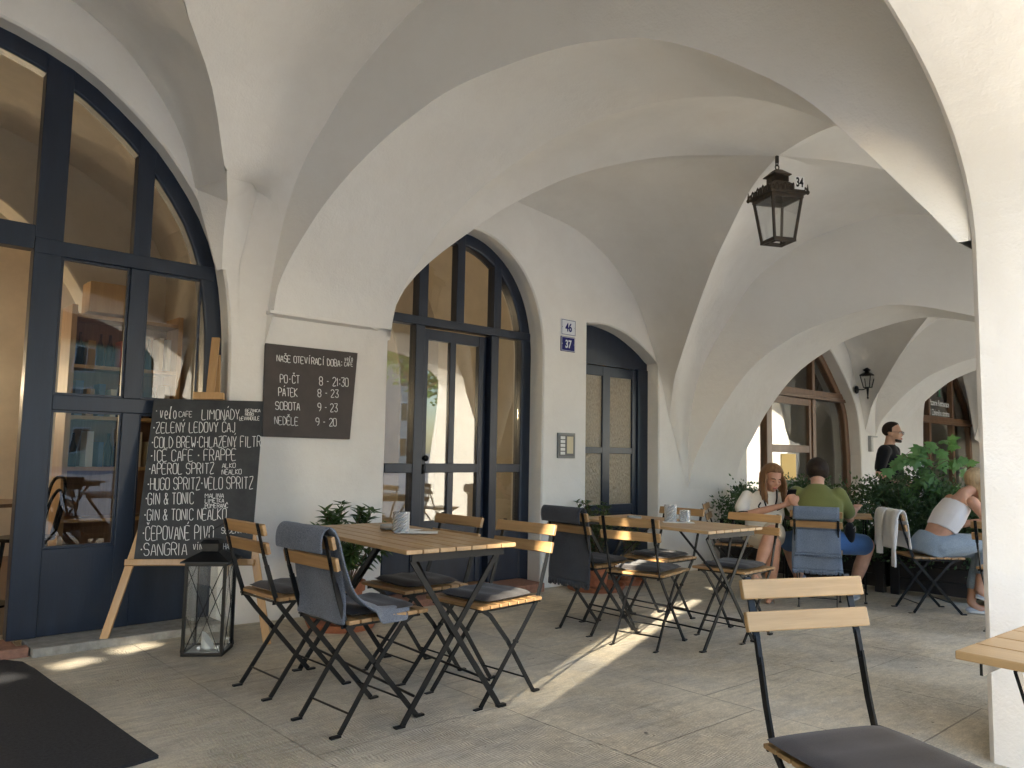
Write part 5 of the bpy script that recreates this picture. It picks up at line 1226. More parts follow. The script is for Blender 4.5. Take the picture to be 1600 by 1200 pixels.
# planters with hedge
def planter(y0, y1, label):
    x0, x1 = 7.74, 8.14; t = thing('planter_box', label, 'planter', ((x0+x1)/2, (y0+y1)/2, fz(7.9)), 0, 'row of dark planter boxes'); w, d, h = (x1-x0)/2, (y1-y0)/2-.012, .56
    m = MB()
    for k in range(4): z = .05+k*(h-.06)/4; e = .004*(k % 2); m.bb((-w-e, -d, z), (w+e, d, z+(h-.06)/4-.006))
    m.build('box', M['darkwood'], t, bevel=.004)
    for sx in (-1, 1):
        for sy in (-1, 1): m = MB(); m.bb((sx*w*.93-.04, sy*(d-.05)-.04, 0), (sx*w*.93+.04, sy*(d-.05)+.04, h+.012)); m.build('corner_post', M['darkwood'], t, bevel=.004)
    m = MB(); m.bb((-w+.02, -d+.02, h-.05), (w-.02, d-.02, h-.015)); m.build('soil', M['soil'], t)
planter(4.02, 4.92, 'dark planter box at the foot of the white rib, behind the woman in the blouse'); planter(3.10, 4.0, 'dark planter box behind the man in green'); planter(2.16, 3.08, 'dark planter box behind the white jacket'); planter(1.2, 2.14, 'dark planter box mostly hidden by the thick pillar')
def shrub(y, hw, top, n, label, seed, low=.42, L=.040, xs=.27):
    random.seed(seed); zb = fz(7.9); t = thing('shrub', label, 'shrub', (7.94, y, zb+.53), 0, 'shrubs growing in the planter boxes'); st, lf = MB(), MB(); H = top-zb-.53
    n = int(n*2.1); nb = 34; tips = []
    for k in range(nb):
        a = random.uniform(0, 2*pi); q = Vector((random.gauss(0, .5)*xs, random.uniform(-1, 1)*hw, H*random.uniform(.35, 1.0)*(1-.35*random.random())))
        q.x = max(-xs, min(xs, q.x)); tips.append(q); c = smooth_curve([(q.x*.2, q.y*.45, -.02), (q.x*.6, q.y*.8, q.z*.5), q], 6); st.tube(c, [lerp(.006, .0015, i/6) for i in range(7)], 4)
    clumps = tips+[Vector((-xs*random.uniform(.5, 1.1), random.uniform(-1, 1)*hw, random.uniform(-.14, .18))) for k in range(22)]
    for k in range(n):
        c = random.choice(clumps); p = c+Vector((random.gauss(0, .055), random.gauss(0, .06), random.gauss(0, .055))); d = (p-c)*8+rv(.7)+Vector((0, 0, .25))
        l = L*random.uniform(.7, 1.25); leaf(lf, p, d, rv(), l, l*.5, .15)
    st.build('stems', M['bark'], t); lf.build('foliage', M['leaf_hedge'], t)
shrub(4.45, .45, .92, 2600, 'small-leaved dark shrub behind the woman in the white blouse', 21)
shrub(3.62, .42, .90, 2400, 'small-leaved dark shrub behind the man in green', 22)
shrub(2.92, .34, 1.04, 3400, 'tall small-leaved dark shrub left of the maple sapling', 23)
shrub(2.42, .34, .74, 2400, 'low small-leaved dark shrub under the maple sapling, behind the white jacket', 24)
random.seed(31)
t = thing('maple_sapling', 'young maple with broad lobed leaves rising from the planter before the standing man', 'tree', (7.90, 2.72, fz(7.9)+.60)); st, lf = MB(), MB()
trunk = smooth_curve([(0, 0, 0), (.01, .03, .25), (-.02, .0, .5), (0, -.02, .78)], 12); st.tube(trunk, [lerp(.013, .005, i/12) for i in range(13)], 7)
for k in range(17):
    b0 = trunk[random.randint(5, 12)]; u = random.uniform(-1, 1); e = b0+Vector((.736*u*.52+random.uniform(-.16, .1), -.677*u*.52+random.uniform(-.1, .1), random.uniform(-.16, .24)-.10*abs(u)))
    c = smooth_curve([b0, b0.lerp(e, .5)+Vector((0, 0, .06)), e], 6); st.tube(c, [lerp(.004, .0015, i/6) for i in range(7)], 4)
    for j in range(4):
        p = c[(2, 4, 5, 6)[j]]+rv(.03); o = (e-b0).normalized()*.5+rv(.6)+Vector((-.3, -.2, -.55)); maple(lf, p, o, Vector((-.75, -.45, .55))+rv(.35), random.uniform(.095, .15))
st.build('trunk', M['bark'], t); lf.build('foliage', M['leaf_maple'], t)

# ================================================================== PEOPLE
def skin(name, c): 
    m = mat(name, c, .5, noise_amt=.12, nscale=18, spec=.35); b = m.node_tree.nodes['Principled BSDF']; b.inputs['Subsurface Weight'].default_value = .12; b.inputs['Subsurface Radius'].default_value = (.01, .004, .002); return m
SK1, SK2 = skin('tanned skin', (.50, .265, .17)), skin('fair skin', (.56, .335, .24))
M['hair_brown'] = mat('light brown hair', (.20, .105, .05), .45, spec=.2, noise_amt=.5, nscale=30, stretch=(1, 1, .12), bump=.003, bscale=60)
M['hair_dark'] = mat('dark brown hair', (.030, .020, .014), .55, spec=.2, noise_amt=.5, nscale=60, bump=.003, bscale=120)
M['hair_blond'] = mat('blond hair', (.46, .33, .19), .45, spec=.2, noise_amt=.45, nscale=30, stretch=(1, 1, .12), bump=.003, bscale=60)
M['tshirt_green'] = fabric_mat('olive green jersey', (.185, .20, .068), (.145, .155, .05), 300, .0005)
M['tshirt_black'] = fabric_mat('black jersey', (.014, .014, .017), (.008, .008, .010), 300, .0005)
M['blouse'] = fabric_mat('white blouse cotton', (.76, .73, .67), (.66, .63, .58), 300, .0005)
M['skirt'] = fabric_mat('cream cotton', (.62, .55, .43), (.54, .47, .36), 300, .0005)
M['shorts'] = fabric_mat('blue denim', (.07, .17, .40), (.045, .11, .27), 300, .0008)
M['jeans'] = fabric_mat('washed grey denim', (.29, .34, .38), (.17, .205, .24), 200, .001)
M['tank'] = fabric_mat('white ribbed cotton', (.74, .70, .68), (.66, .62, .60), 300, .0005)
M['lip'] = mat('lips', (.42, .13, .11), .45); M['eye'] = mat('eye', (.03, .02, .015), .2); M['eyewhite'] = mat('eye white', (.62, .58, .55), .3); M['brow'] = mat('eyebrow', (.07, .042, .025), .8)
M['sole'] = mat('white shoe sole', (.62, .60, .56), .7); M['sandal'] = mat('tan leather', (.34, .22, .14), .6); M['sock'] = fabric_mat('grey blue sock', (.33, .37, .47), (.25, .28, .36), 300); M['canvas'] = fabric_mat('pale grey canvas shoe', (.46, .47, .49), (.38, .39, .41), 300)
def fuse(mb, name, m, parent, vox=.010, it=6):
    """melt overlapping shapes into one continuous surface"""
    o = mb.build(name, m, parent, smooth=True); md = o.modifiers.new('r', 'REMESH'); md.mode = 'VOXEL'; md.voxel_size = vox; md.use_smooth_shade = True
    ms = o.modifiers.new('s', 'SMOOTH'); ms.factor = .5; ms.iterations = it
    dg = bpy.context.evaluated_depsgraph_get(); me = bpy.data.meshes.new_from_object(o.evaluated_get(dg)); o.modifiers.clear(); o.data = me; me.polygons.foreach_set('use_smooth', [True]*len(me.polygons)); return o
def limb(mb, pts, r):
    c = smooth_curve(pts, 6*(len(pts)-1)); n = len(c)-1; k = len(pts)-1
    rr = [lerp(r[min(int(i/n*k), k-1)], r[min(int(i/n*k), k-1)+1], i/n*k-min(int(i/n*k), k-1)) for i in range(n+1)]
    mb.tube(c, rr, 12); mb.ball(c[0], rr[0], 10, 8); mb.ball(c[-1], rr[-1], 10, 8)
def torso(mb, rings):
    """rings: centre, half width (y), half depth (x)"""
    P = [Vector(r[0]) for r in rings]; c = smooth_curve(P, 24); n = 20; rows = []
    for i, p in enumerate(c):
        t = i/24*(len(rings)-1); k = min(int(t), len(rings)-2); f = t-k; w, d = lerp(rings[k][1], rings[k+1][1], f), lerp(rings[k][2], rings[k+1][2], f)
        ax = (c[min(i+1, 24)]-c[max(i-1, 0)]).normalized(); sd = Vector((0, 1, 0)); fw = sd.cross(ax).normalized()
        rows.append([p+sd*w*cos(2*pi*j/n)+fw*d*sin(2*pi*j/n) for j in range(n)])
    vs = [q for r in rows for q in r]; fs = [(i*n+j, i*n+(j+1) % n, i*n+n+(j+1) % n, i*n+n+j) for i in range(24) for j in range(n)]+[tuple(range(n-1, -1, -1)), tuple(24*n+j for j in range(n))]; mb.add(vs, fs)
def hand(mb, wrist, d, palm_n, s=1, curl=.5, thumb=1):
    """palm with four unequal curled fingers and a thumb; d points along the hand, palm_n out of the palm"""
    d = Vector(d).normalized(); pn = Vector(palm_n); pn = (pn-d*pn.dot(d)).normalized(); sd = d.cross(pn); w = Vector(wrist)
    R = Matrix((d, sd, pn)).transposed(); mb.ball(w+d*.045*s, (.050*s, .040*s, .017*s), 12, 8, R)
    for k, L in enumerate((.066, .074, .070, .056)):
        b = w+d*.085*s+sd*(-.030+.020*k)*s; p1 = b+d*L*.45*s+pn*L*.15*curl*s; p2 = p1+(d*(1-curl*.7)+pn*curl)*L*.35*s; p3 = p2+(d*(1-curl*1.3)+pn*curl*1.2)*L*.28*s
        mb.tube([b-d*.02*s, b, p1, p2, p3], [.0095*s, .0095*s, .009*s, .0085*s, .007*s], 8)
    b = w+d*.03*s-sd*thumb*.034*s; mb.tube([b, b-sd*thumb*.020*s+d*.022*s+pn*.006*s, b-sd*thumb*.024*s+d*.050*s+pn*.016*s], [.0125*s, .0105*s, .0085*s], 8)
def headframe(c, yaw, pitch, roll=0):
    """pitch > 0 looks down"""
    return Vector(c), Matrix.Rotation(yaw, 3, 'Z') @ Matrix.Rotation(pitch, 3, 'Y') @ Matrix.Rotation(roll, 3, 'X')
def head(mb, c, R, s=1, fem=0):
    P = lambda x, y, z: c+R @ (Vector((x, y, z))*s)
    def b(x, y, z, r): mb.ball(P(x, y, z), tuple(q*s for q in r), 18, 12, R)
    b(-.012, 0, .030, (.098, .077, .092)); b(.022, 0, -.030, (.072, .064, .078)); b(.030, 0, -.072, (.056, .050-.004*fem, .042)); b(.062, 0, -.098, (.024, .024, .020))
    b(.076, 0, .020, (.020, .050, .014-.003*fem)); b(.050, .040, -.030, (.036, .026, .030)); b(.050, -.040, -.030, (.036, .026, .030))
    mb.tube([P(.086, 0, .012), P(.100, 0, -.012), P(.108, 0, -.030)], [.009*s, .011*s, .014*s], 10); b(.094, .011, -.034, (.012, .010, .009)); b(.094, -.011, -.034, (.012, .010, .009))
    b(.082, 0, -.064, (.014, .026, .014))
    for q in (-1, 1): b(-.008, q*.078, -.012, (.018, .008, .032))
def face(parent, c, R, s=1, lids=0, fem=0):
    P = lambda x, y, z: c+R @ (Vector((x, y, z))*s)
    e = MB()
    for q in (-1, 1): e.ball(P(.0815, q*.031, .0), (.011*s, .0135*s, (.0045 if lids else .0065)*s), 10, 8, R)
    eo = e.build('eye', lids if lids else M['eyewhite'], parent, smooth=True); e = MB()
    for q in (-1, 1): e.ball(P(.0875, q*.031, -.007 if lids else -.001), (.0050*s, (.0115 if lids else .0062)*s, (.0018 if lids else .0058)*s), 10, 8, R)
    e.build('iris', M['eye'], eo, smooth=True)
    m = MB(); m.tube([P(.091, -.024, -.066), P(.097, -.009, -.0625), P(.0975, 0, -.064), P(.097, .009, -.0625), P(.091, .024, -.066)], [.002*s, .0055*s, .005*s, .0055*s, .002*s], 8); m.tube([P(.092, -.020, -.069), P(.0975, 0, -.072), P(.092, .020, -.069)], [.002*s, .0065*s, .002*s], 8); m.build('lips', M['lip'], parent, smooth=True)
    m = MB()
    for q in (-1, 1): m.tube([P(.094, q*.014, .017), P(.093, q*.032, .023), P(.080, q*.052, .018)], [.003*s, .0042*s, .0015*s], 6)
    m.build('eyebrow', M['brow'], parent, smooth=True)
def shell(mb, c, R, s, keep, grow=1.07, n=36, mm=24, thick=.012):
    """hair cap: part of a slightly larger skull, keep(x,y,z) picks it; built as small overlapping locks"""
    for i in range(mm):
        for j in range(n):
            t, f = pi*(i+.5)/mm, 2*pi*(j+.5)/n; v = Vector((sin(t)*cos(f), sin(t)*sin(f), cos(t)))
            q = Vector((-.012+.098*v.x*grow, .077*v.y*grow*1.02, .030+.092*v.z*grow))
            if q.z < -.02: q.x = -.02+(q.x+.02)*.9
            if keep(q): mb.ball(c+R @ (q*s), (thick*s*1.5, thick*s*1.5, thick*s), 6, 4, R)
def shoe(parent, heel, toe, name, m_, w=.042, h=.055, sole=True):
    heel, toe = Vector(heel), Vector(toe); d = (toe-heel); L = d.length; d.normalize(); up = Vector((0, 0, 1)); up = (up-d*up.dot(d)).normalized(); s = d.cross(up); R = Matrix((d, s, up)).transposed()
    m = MB(); m.ball(heel+d*L*.28+up*h*.45, (L*.34, w*.85, h*.62), 14, 10, R); m.ball(heel+d*L*.68+up*h*.28, (L*.36, w, h*.46), 14, 10, R); o = fuse(m, name, m_, parent, .008, 4)
    if sole: m = MB(); pts = [(cos(a)*(L*.52)+L*.5, sin(a)*w*(1.0+.12*cos(a))) for a in [2*pi*k/20 for k in range(20)]]; m.prism(pts, lambda x, y: heel+d*x+s*y-up*.004, lambda x, y: heel+d*x+s*y+up*.014); m.build('sole', M['sole'], o, bevel=.003)
    return o
def person(label, loc, rz): return thing('person', label, 'person', loc, rz)
def place(t, key, p):
    """local point p of thing t -> world"""
    return Matrix.Translation(t.location) @ Matrix.Rotation(t.rotation_euler.z, 4, 'Z') @ Vector(p)

# ---- man in the green T-shirt, seen from behind
t = person('man in olive green T-shirt and blue shorts, back turned, seated at the small table', (6.52, 3.18, fz(6.5)), radians(24)); c, R = headframe((.245, .0, 1.105), radians(6), radians(22))
b = MB(); head(b, c, R, 1.0); limb(b, [(.155, 0, .95), (.20, 0, 1.02), (.225, 0, 1.06)], [.066, .058, .058])
torso(b, [((.0, 0, .50), .16, .11), ((.03, 0, .66), .155, .105), ((.10, 0, .84), .175, .11), ((.15, 0, .95), .13, .08), ((.17, 0, .99), .06, .05)])
for s in (-1, 1):
    k = (.31, -.40, .49) if s < 0 else (.32, .27, .48); a = (.36, -.27, .10) if s < 0 else (.36, .15, .10)
    limb(b, [(.02, s*.09, .53), tuple(lerp((.02, s*.09, .53)[i], k[i], .5) for i in range(3)), k], [.088, .082, .060]); mid = tuple(lerp(k[i], a[i], .35) for i in range(3)); limb(b, [k, mid, a], [.058, .060, .036])
    limb(b, [a, (a[0]+.05, a[1], .045), (a[0]+.14, a[1]+s*.03, .035)], [.034, .034, .026])
    e = (.28, s*.258, .715); w = (.44, -.30, .775) if s < 0 else (.50, .16, .775); limb(b, [(.15, s*.18, .925), tuple(lerp((.15, s*.18, .925)[i], e[i], .5) for i in range(3)), e], [.055, .050, .040]); limb(b, [e, w], [.040, .027]); d = Vector(w)-Vector(e); hand(b, w, d+Vector((0, 0, .02)), (0, 0, -1), 1.05, .6, s)
fuse(b, 'body', SK2, t, .009)
m = MB(); torso(m, [((.005, 0, .47), .178, .128), ((.03, 0, .62), .185, .130), ((.085, 0, .80), .212, .138), ((.13, 0, .915), .205, .112), ((.168, 0, .990), .085, .07)])
for s in (-1, 1): limb(m, [(.148, s*.172, .920), (.196, s*.218, .83), (.235, s*.243, .775)], [.072, .067, .066])
fuse(m, 'tshirt', M['tshirt_green'], t, .011, 5)
m = MB(); torso(m, [((-.03, 0, .46), .17, .13), ((.0, 0, .56), .175, .125)])
for s in (-1, 1):
    k = (.31, -.40, .49) if s < 0 else (.32, .27, .48); p = [lerp((.02, s*.09, .525)[i], k[i], .86) for i in range(3)]; limb(m, [(.02, s*.085, .525), tuple(lerp((.02, s*.085, .525)[i], p[i], .5) for i in range(3)), tuple(p)], [.10, .100, .092])
fuse(m, 'shorts', M['shorts'], t, .012, 4)
m = MB(); shell(m, c, R, 1.0, lambda q: (q.z > .03 and q.x < .085-(.10-q.z)*.2 and q.z > .02+max(0, q.x)*.9) or (q.x < -.012 and q.z > -.045)); fuse(m, 'hair', M['hair_dark'], t, .009, 3)
for s in (-1, 1):
    a = (.36, -.27, .10) if s < 0 else (.36, .15, .10); m = MB(); limb(m, [(a[0]-.005, a[1], .155), a, (a[0]+.05, a[1], .05)], [.040, .040, .040]); m.build('sock', M['sock'], t, smooth=True); shoe(t, (a[0]-.05, a[1], .006), (a[0]+.20, a[1]+s*.03, .006), 'shoe', M['canvas'])
q = place(t, 0, (.10, -.255, .60)); wb = thing('belt_bag', 'small black belt bag at the hip of the man in green', 'bag', q, radians(24)); m = MB(); m.ball((0, 0, 0), (.075, .045, .095), 18, 12); m.build('pouch', M['tshirt_black'], wb, smooth=True)
m = MB(); m.bb((-.03, -.050, .02), (.03, -.042, .026)); m.tube([(-.05, -.03, .05), (0, -.045, .06), (.05, -.03, .05)], .003, 5); m.bb((.015, -.050, .03), (.028, -.043, .055)); m.build('zip', M['steel'], wb)

# ---- woman in the white blouse with a phone
t = person('woman in white blouse with black piping, legs crossed, looking down at her phone', (6.46, 3.66, fz(6.4)), radians(-134)); c, R = headframe((.13, .05, 1.055), radians(10), radians(18), radians(-4))
b = MB(); head(b, c, R, .95, 1); limb(b, [(.055, .02, .93), (.08, .03, .99), (.105, .04, 1.03)], [.055, .046, .046])
torso(b, [((.0, 0, .50), .165, .115), ((.02, 0, .64), .13, .09), ((.05, .01, .80), .15, .10), ((.06, .02, .92), .14, .075), ((.065, .02, .96), .06, .045)])
limb(b, [(.02, .09, .53), (.22, .03, .585), (.40, -.05, .60)], [.088, .082, .058]); limb(b, [(.40, -.05, .60), (.44, -.12, .45), (.475, -.185, .29)], [.056, .055, .032])
limb(b, [(.475, -.185, .29), (.50, -.205, .25), (.565, -.245, .205)], [.032, .031, .020])
limb(b, [(.02, -.09, .52), (.20, -.05, .52), (.37, -.01, .50)], [.085, .080, .057]); limb(b, [(.37, -.01, .50), (.34, -.02, .34), (.29, -.03, .09)], [.055, .056, .032]); limb(b, [(.29, -.03, .09), (.33, -.05, .04), (.41, -.08, .03)], [.032, .030, .022])
limb(b, [(.045, -.152, .885), (.09, -.208, .80), (.135, -.215, .715)], [.042, .040, .035]); limb(b, [(.135, -.215, .715), (.20, -.06, .77), (.255, .11, .825)], [.036, .033, .023]); hand(b, (.255, .11, .825), (.10, .55, .30), (-.8, .1, .4), .92, .75, -1)
limb(b, [(.065, .195, .895), (.14, .255, .80), (.20, .265, .72)], [.046, .042, .035]); limb(b, [(.20, .265, .72), (.25, .235, .78), (.285, .20, .825)], [.035, .030, .023]); hand(b, (.285, .20, .825), (.05, -.2, .5), (-.8, -.1, .2), .92, .7, 1)
bd_ = fuse(b, 'body', SK1, t, .008); face(t, c, R, .95, SK1, 1)
m = MB(); torso(m, [((.0, 0, .53), .168, .128), ((.02, 0, .64), .158, .118), ((.055, .01, .80), .180, .128), ((.06, .02, .90), .155, .092), ((.060, .02, .935), .10, .06)])
limb(m, [(.045, -.150, .886), (.070, -.190, .83), (.10, -.213, .785)], [.054, .055, .062]); limb(m, [(.064, .188, .892), (.110, .228, .83), (.14, .25, .785)], [.060, .060, .066]); fuse(m, 'blouse', M['blouse'], t, .010, 5)
m = MB()
for pts in ([(.145, -.055, .94), (.185, -.04, .86), (.19, -.015, .78)], [(.145, .085, .94), (.185, .07, .86), (.19, .04, .78)], [(.188, -.07, .84), (.192, -.09, .80), (.19, -.04, .775)], [(.188, .10, .84), (.192, .115, .80), (.19, .07, .775)]): m.tube(smooth_curve(pts, 8), .0065, 6)
for (cx, cy, cz, r) in ((.10, -.215, .775, .067), (.14, .25, .775, .067)):
    m.tube([(cx+.02+r*cos(2*pi*k/18)*.95, cy+r*sin(2*pi*k/18)*.95, cz-.045+.03*cos(2*pi*k/18)) for k in range(19)], .0055, 6)
m.build('piping', M['tshirt_black'], t)
m = MB(); torso(m, [((-.03, 0, .47), .175, .135), ((.0, 0, .58), .17, .125)]); limb(m, [(.02, .085, .53), (.16, .05, .575), (.27, .01, .59)], [.105, .100, .095]); limb(m, [(.02, -.085, .52), (.15, -.06, .525), (.25, -.04, .52)], [.10, .097, .092]); fuse(m, 'skirt', M['skirt'], t, .012, 4)
m = MB(); shell(m, c, R, .95, lambda q: q.z > .045+max(0, q.x)*.55 or (q.x < .03 and abs(q.y) > .05 and q.z > -.08) or (q.x < -.02), 1.08)
for k in range(46):
    s = -1 if k % 2 else 1; u = random.random(); p0 = c+R @ Vector((lerp(-.09, .045, u), s*(.080-.03*(u < .25)), .03)); drop = random.uniform(.17, .25)
    m.tube(smooth_curve([p0, p0+Vector((.005, s*.018, -.09)), p0+Vector((.018+.02*u, s*.012+random.uniform(-.02, .02), -drop))], 8), [.014, .016, .016, .015, .015, .014, .012, .010, .006], 6)
for k in range(16): p0 = c+R @ Vector((-.09, lerp(-.07, .07, k/15), .02)); m.tube(smooth_curve([p0, p0+Vector((-.02, 0, -.10)), p0+Vector((-.03, random.uniform(-.03, .03), -.24))], 8), .016, 6)
fuse(m, 'hair', M['hair_brown'], t, .009, 3)
m = MB(); m.tube([(.105+.062*cos(a), .035+.070*sin(a), .955-.05*max(0, cos(a))) for a in [2*pi*k/24 for k in range(25)]], .003, 6); m.build('necklace', M['sole'], t)
for (hl, to) in (((.455, -.165, .245), (.585, -.265, .165)), ((.25, -.02, .004), (.44, -.085, .004))):
    hl, to = Vector(hl), Vector(to); d = (to-hl).normalized(); up = Vector((0, 0, 1))-d*d.z; up.normalize(); s = d.cross(up); m = MB(); L = (to-hl).length
    m.prism([(cos(a)*L*.54+L*.5, sin(a)*.038*(1.05+.15*cos(a))) for a in [2*pi*k/18 for k in range(18)]], lambda x, y: hl+d*x+s*y, lambda x, y: hl+d*x+s*y-up*.018); so_ = m.build('sandal', M['sole'], t, bevel=.003); m = MB()
    for x in (.30, .62): m.strip(smooth_curve([hl+d*L*x+s*.04, hl+d*L*x+s*.034+up*.035, hl+d*L*x+up*.058, hl+d*L*x-s*.034+up*.035, hl+d*L*x-s*.04], 10), .026, .004, d)
    m.build('strap', M['sandal'], so_)
ph = thing('phone', 'dark phone held in the hands of the woman in the white blouse', 'phone', place(t, 0, (.275, .165, .905)), radians(-134)); m = MB(); m.box((0, 0, 0), (.075, .009, .15), Matrix.Rotation(radians(35), 3, 'Y') @ Matrix.Rotation(radians(90), 3, 'Z')); m.build('phone_body', M['black'], ph, bevel=.004)

# ---- standing man in black
t = person('man in black T-shirt and glasses standing behind the planters', (9.94, 3.90, fz(9.94)), radians(-84)); t.scale = (1.045, 1.045, 1.045); c, R = headframe((.035, 0, 1.565), radians(4), radians(3))
b = MB(); head(b, c, R, 1.0); limb(b, [(-.01, 0, 1.40), (.0, 0, 1.46), (.01, 0, 1.51)], [.064, .056, .056]); torso(b, [((0, 0, .86), .155, .10), ((.0, 0, 1.05), .145, .10), ((.01, 0, 1.25), .175, .115), ((-.005, 0, 1.38), .16, .085), ((-.01, 0, 1.44), .06, .05)])
for s in (-1, 1):
    limb(b, [(0, s*.09, .90), (.015, s*.095, .65), (.01, s*.10, .47)], [.09, .078, .055]); limb(b, [(.01, s*.10, .47), (-.01, s*.105, .32), (-.03, s*.11, .09)], [.054, .056, .036]); limb(b, [(-.03, s*.11, .08), (.04, s*.12, .04), (.14, s*.14, .03)], [.036, .034, .026])
    e = (-.06, s*.255, 1.08); w = (.17, s*.19, .98); limb(b, [(-.01, s*.185, 1.36), (-.035, s*.225, 1.22), e], [.055, .047, .038]); limb(b, [e, w], [.038, .026]); hand(b, w, Vector(w)-Vector(e), (0, -s, -.2), 1, .7, s)
fuse(b, 'body', SK2, t, .009); face(t, c, R, 1.0)
m = MB(); torso(m, [((0, 0, .84), .175, .118), ((.0, 0, 1.05), .168, .118), ((.01, 0, 1.25), .192, .132), ((-.005, 0, 1.37), .17, .10), ((-.01, 0, 1.425), .085, .066)])
for s in (-1, 1): limb(m, [(-.01, s*.155, 1.345), (-.012, s*.19, 1.345), (-.03, s*.222, 1.25), (-.048, s*.245, 1.15)], [.074, .074, .068, .062])
fuse(m, 'tshirt', M['tshirt_black'], t, .011, 5)
m = MB(); torso(m, [((0, 0, .84), .17, .115), ((0, 0, .92), .165, .11)])
for s in (-1, 1): limb(m, [(0, s*.09, .86), (.015, s*.098, .48), (-.02, s*.105, .10)], [.10, .078, .062]); shoe(t, (-.08, s*.11, .006), (.18, s*.145, .006), 'shoe', M['tshirt_black'])
fuse(m, 'trousers', M['jeans'], t, .012, 4)
m = MB(); shell(m, c, R, 1.0, lambda q: (q.z > .075+max(0, q.x)*.25 and q.x < .045) or (q.x < .012 and q.z > .0 and abs(q.y) > .0) or (q.x < -.045 and q.z > -.04), 1.04, thick=.008); fuse(m, 'hair', M['hair_dark'], t, .008, 2)
m = MB(); P = lambda x, y, z: c+R @ Vector((x, y, z))
for k in range(26): a = -1.25+2.5*k/25; m.ball(P(.028+.058*cos(a), .062*sin(a), -.085-.012*cos(a)), (.013, .012, .02), 6, 4)
fuse(m, 'beard', M['hair_dark'], t, .008, 2)
m = MB()
for q in (-1, 1): m.tube([P(.108, q*.034+.026*cos(2*pi*k/16), .0+.018*sin(2*pi*k/16)) for k in range(17)], .0022, 5); m.tube([P(.108, q*.060, .006), P(.05, q*.080, .010), P(-.01, q*.082, .006)], .0022, 5)
m.tube([P(.108, -.008, .004), P(.112, 0, .007), P(.108, .008, .004)], .0022, 5); m.build('glasses', M['black'], t)

# ---- woman in the white top, bent forward, half hidden by the pillar
t = person('blond woman in white top and ripped grey jeans, half hidden by the thick pillar', (7.06, 2.47, fz(7.06)), radians(-43)); c, R = headframe((.43, .02, 1.06), radians(-8), radians(34))
b = MB(); head(b, c, R, .95, 1); limb(b, [(.30, 0, .97), (.35, .01, 1.0), (.385, .01, 1.02)], [.052, .045, .045]); torso(b, [((.0, 0, .50), .165, .115), ((.07, 0, .64), .125, .088), ((.18, 0, .80), .145, .095), ((.27, 0, .93), .14, .075), ((.30, 0, .965), .06, .045)])
limb(b, [(.03, -.09, .53), (.23, -.09, .56), (.43, -.07, .575)], [.088, .080, .056]); limb(b, [(.43, -.07, .575), (.40, -.095, .40), (.335, -.11, .20)], [.055, .056, .033]); limb(b, [(.335, -.11, .20), (.37, -.115, .155), (.46, -.12, .125)], [.033, .031, .022])
limb(b, [(.03, .09, .52), (.22, .05, .52), (.42, .0, .50)], [.085, .080, .056]); limb(b, [(.42, .0, .50), (.38, -.02, .34), (.30, -.05, .09)], [.055, .056, .033]); limb(b, [(.30, -.05, .09), (.34, -.06, .045), (.43, -.07, .03)], [.033, .031, .022])
for s in (-1, 1): e = (.40, s*.225, .70); w = (.60, s*.10, .755); limb(b, [(.275, s*.165, .915), (.34, s*.205, .81), e], [.047, .041, .033]); limb(b, [e, w], [.034, .023]); hand(b, w, Vector(w)-Vector(e), (0, -s*.4, -1), .92, .6, s)
fuse(b, 'body', SK1, t, .008); face(t, c, R, .95, SK1, 1)
m = MB(); torso(m, [((.10, 0, .675), .148, .108), ((.18, 0, .80), .166, .116), ((.24, 0, .885), .15, .10)])
fuse(m, 'top', M['tank'], t, .009, 5)
m = MB(); torso(m, [((-.04, 0, .46), .178, .135), ((-.005, 0, .55), .175, .13), ((.035, 0, .605), .155, .112)]); limb(m, [(.03, -.085, .53), (.23, -.09, .56), (.43, -.07, .575), (.415, -.085, .46), (.385, -.10, .36)], [.108, .098, .076, .070, .066]); limb(m, [(.03, .085, .52), (.22, .05, .52), (.42, .0, .50), (.39, -.02, .36), (.345, -.035, .22)], [.105, .095, .074, .068, .062]); fuse(m, 'jeans', M['jeans'], t, .010, 4)
m = MB(); m.ball((.497, -.085, .565), (.016, .05, .045), 14, 8); m.build('bare_knee', SK1, t, smooth=True)
m = MB(); shell(m, c, R, .95, lambda q: q.z > .04+max(0, q.x)*.55 or (q.x < .04 and abs(q.y) > .045) or q.x < -.02, 1.08)
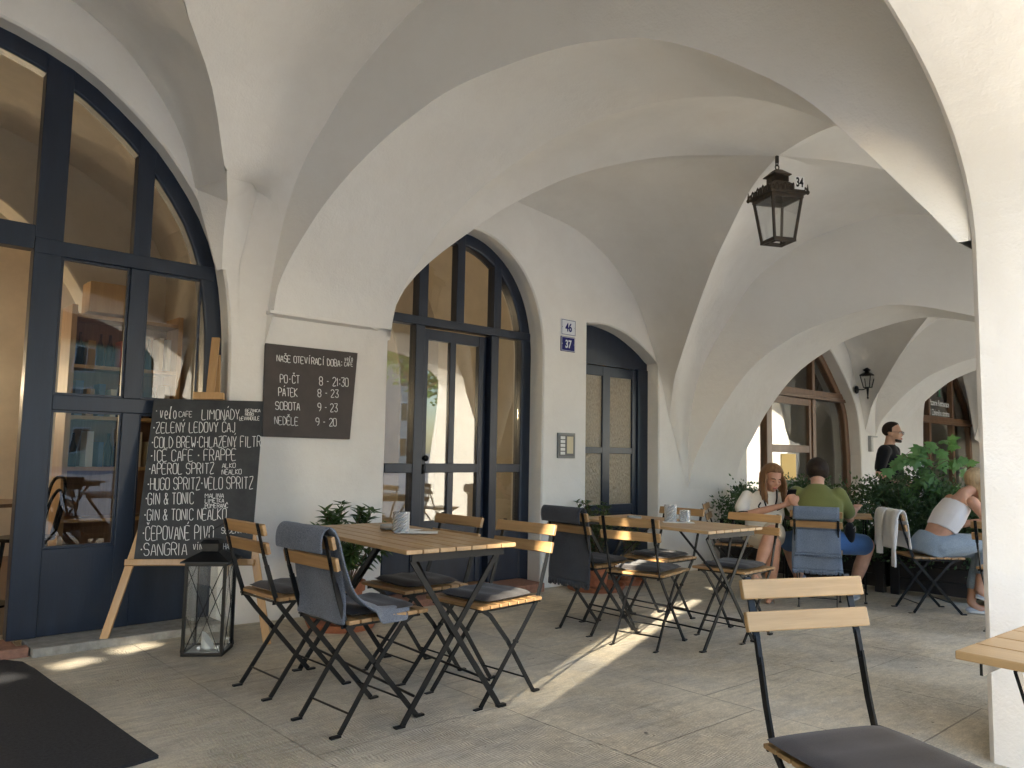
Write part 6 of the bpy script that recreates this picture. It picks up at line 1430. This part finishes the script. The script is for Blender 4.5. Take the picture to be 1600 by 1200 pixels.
for k in range(54):
    s = -1 if k % 2 else 1; u = random.random(); p0 = c+R @ Vector((lerp(-.09, .05, u), s*(.078-.03*(u < .25)), .03)); m.tube(smooth_curve([p0, p0+Vector((.03, s*.02, -.09)), p0+Vector((.045+.03*u, s*.012+random.uniform(-.02, .02), -random.uniform(.18, .27)))], 8), [.014, .016, .016, .015, .015, .014, .012, .010, .006], 6)
fuse(m, 'hair', M['hair_blond'], t, .009, 3)
shoe(t, (.31, -.105, .135), (.50, -.125, .085), 'shoe', M['canvas'], .038, .045); shoe(t, (.265, -.045, .006), (.49, -.075, .006), 'shoe', M['canvas'], .038, .045)

# ================================================================== TREES ON THE SQUARE (mirrored in the door panes)
def tree(x, y, h, r, label, seed):
    random.seed(seed); t = thing('lime_tree', label, 'tree', (x, y, -.3), 0, 'lime trees on the square'); tr, lf = MB(), MB()
    tr.tube(smooth_curve([(0, 0, 0), (.05, .02, h*.3), (-.03, .05, h*.65), (0, 0, h*.9)], 10), [lerp(.16, .04, i/10) for i in range(11)], 9)
    cl = []
    for k in range(16):
        a = random.uniform(0, 2*pi); z0 = h*random.uniform(.3, .7); e = Vector((r*random.uniform(.4, .95)*cos(a), r*random.uniform(.4, .95)*sin(a), z0+h*random.uniform(.02, .28))); tr.tube(smooth_curve([(0, 0, z0), e*.5+Vector((0, 0, z0*.55)), e], 6), [.05, .045, .04, .03, .02, .015, .01], 6); cl += [e, e*.6+Vector((0, 0, z0*.4))]
    for k in range(2600):
        c = random.choice(cl); p = c+Vector((random.gauss(0, .34), random.gauss(0, .34), random.gauss(0, .30))); leaf(lf, p, rv(), rv(), random.uniform(.11, .18), .10)
    tr.build('trunk', M['bark'], t); lf.build('crown', M['leaf_maple'], t)
tree(13.5, -8.5, 6.0, 1.9, 'lime tree on the square, the one nearest the arcade', 51); tree(18.5, -11.0, 6.6, 2.1, 'taller lime tree on the square, farther along the arcade', 52); tree(24.5, -9.5, 5.6, 1.8, 'short lime tree on the square, at the far end of the arcade', 53)
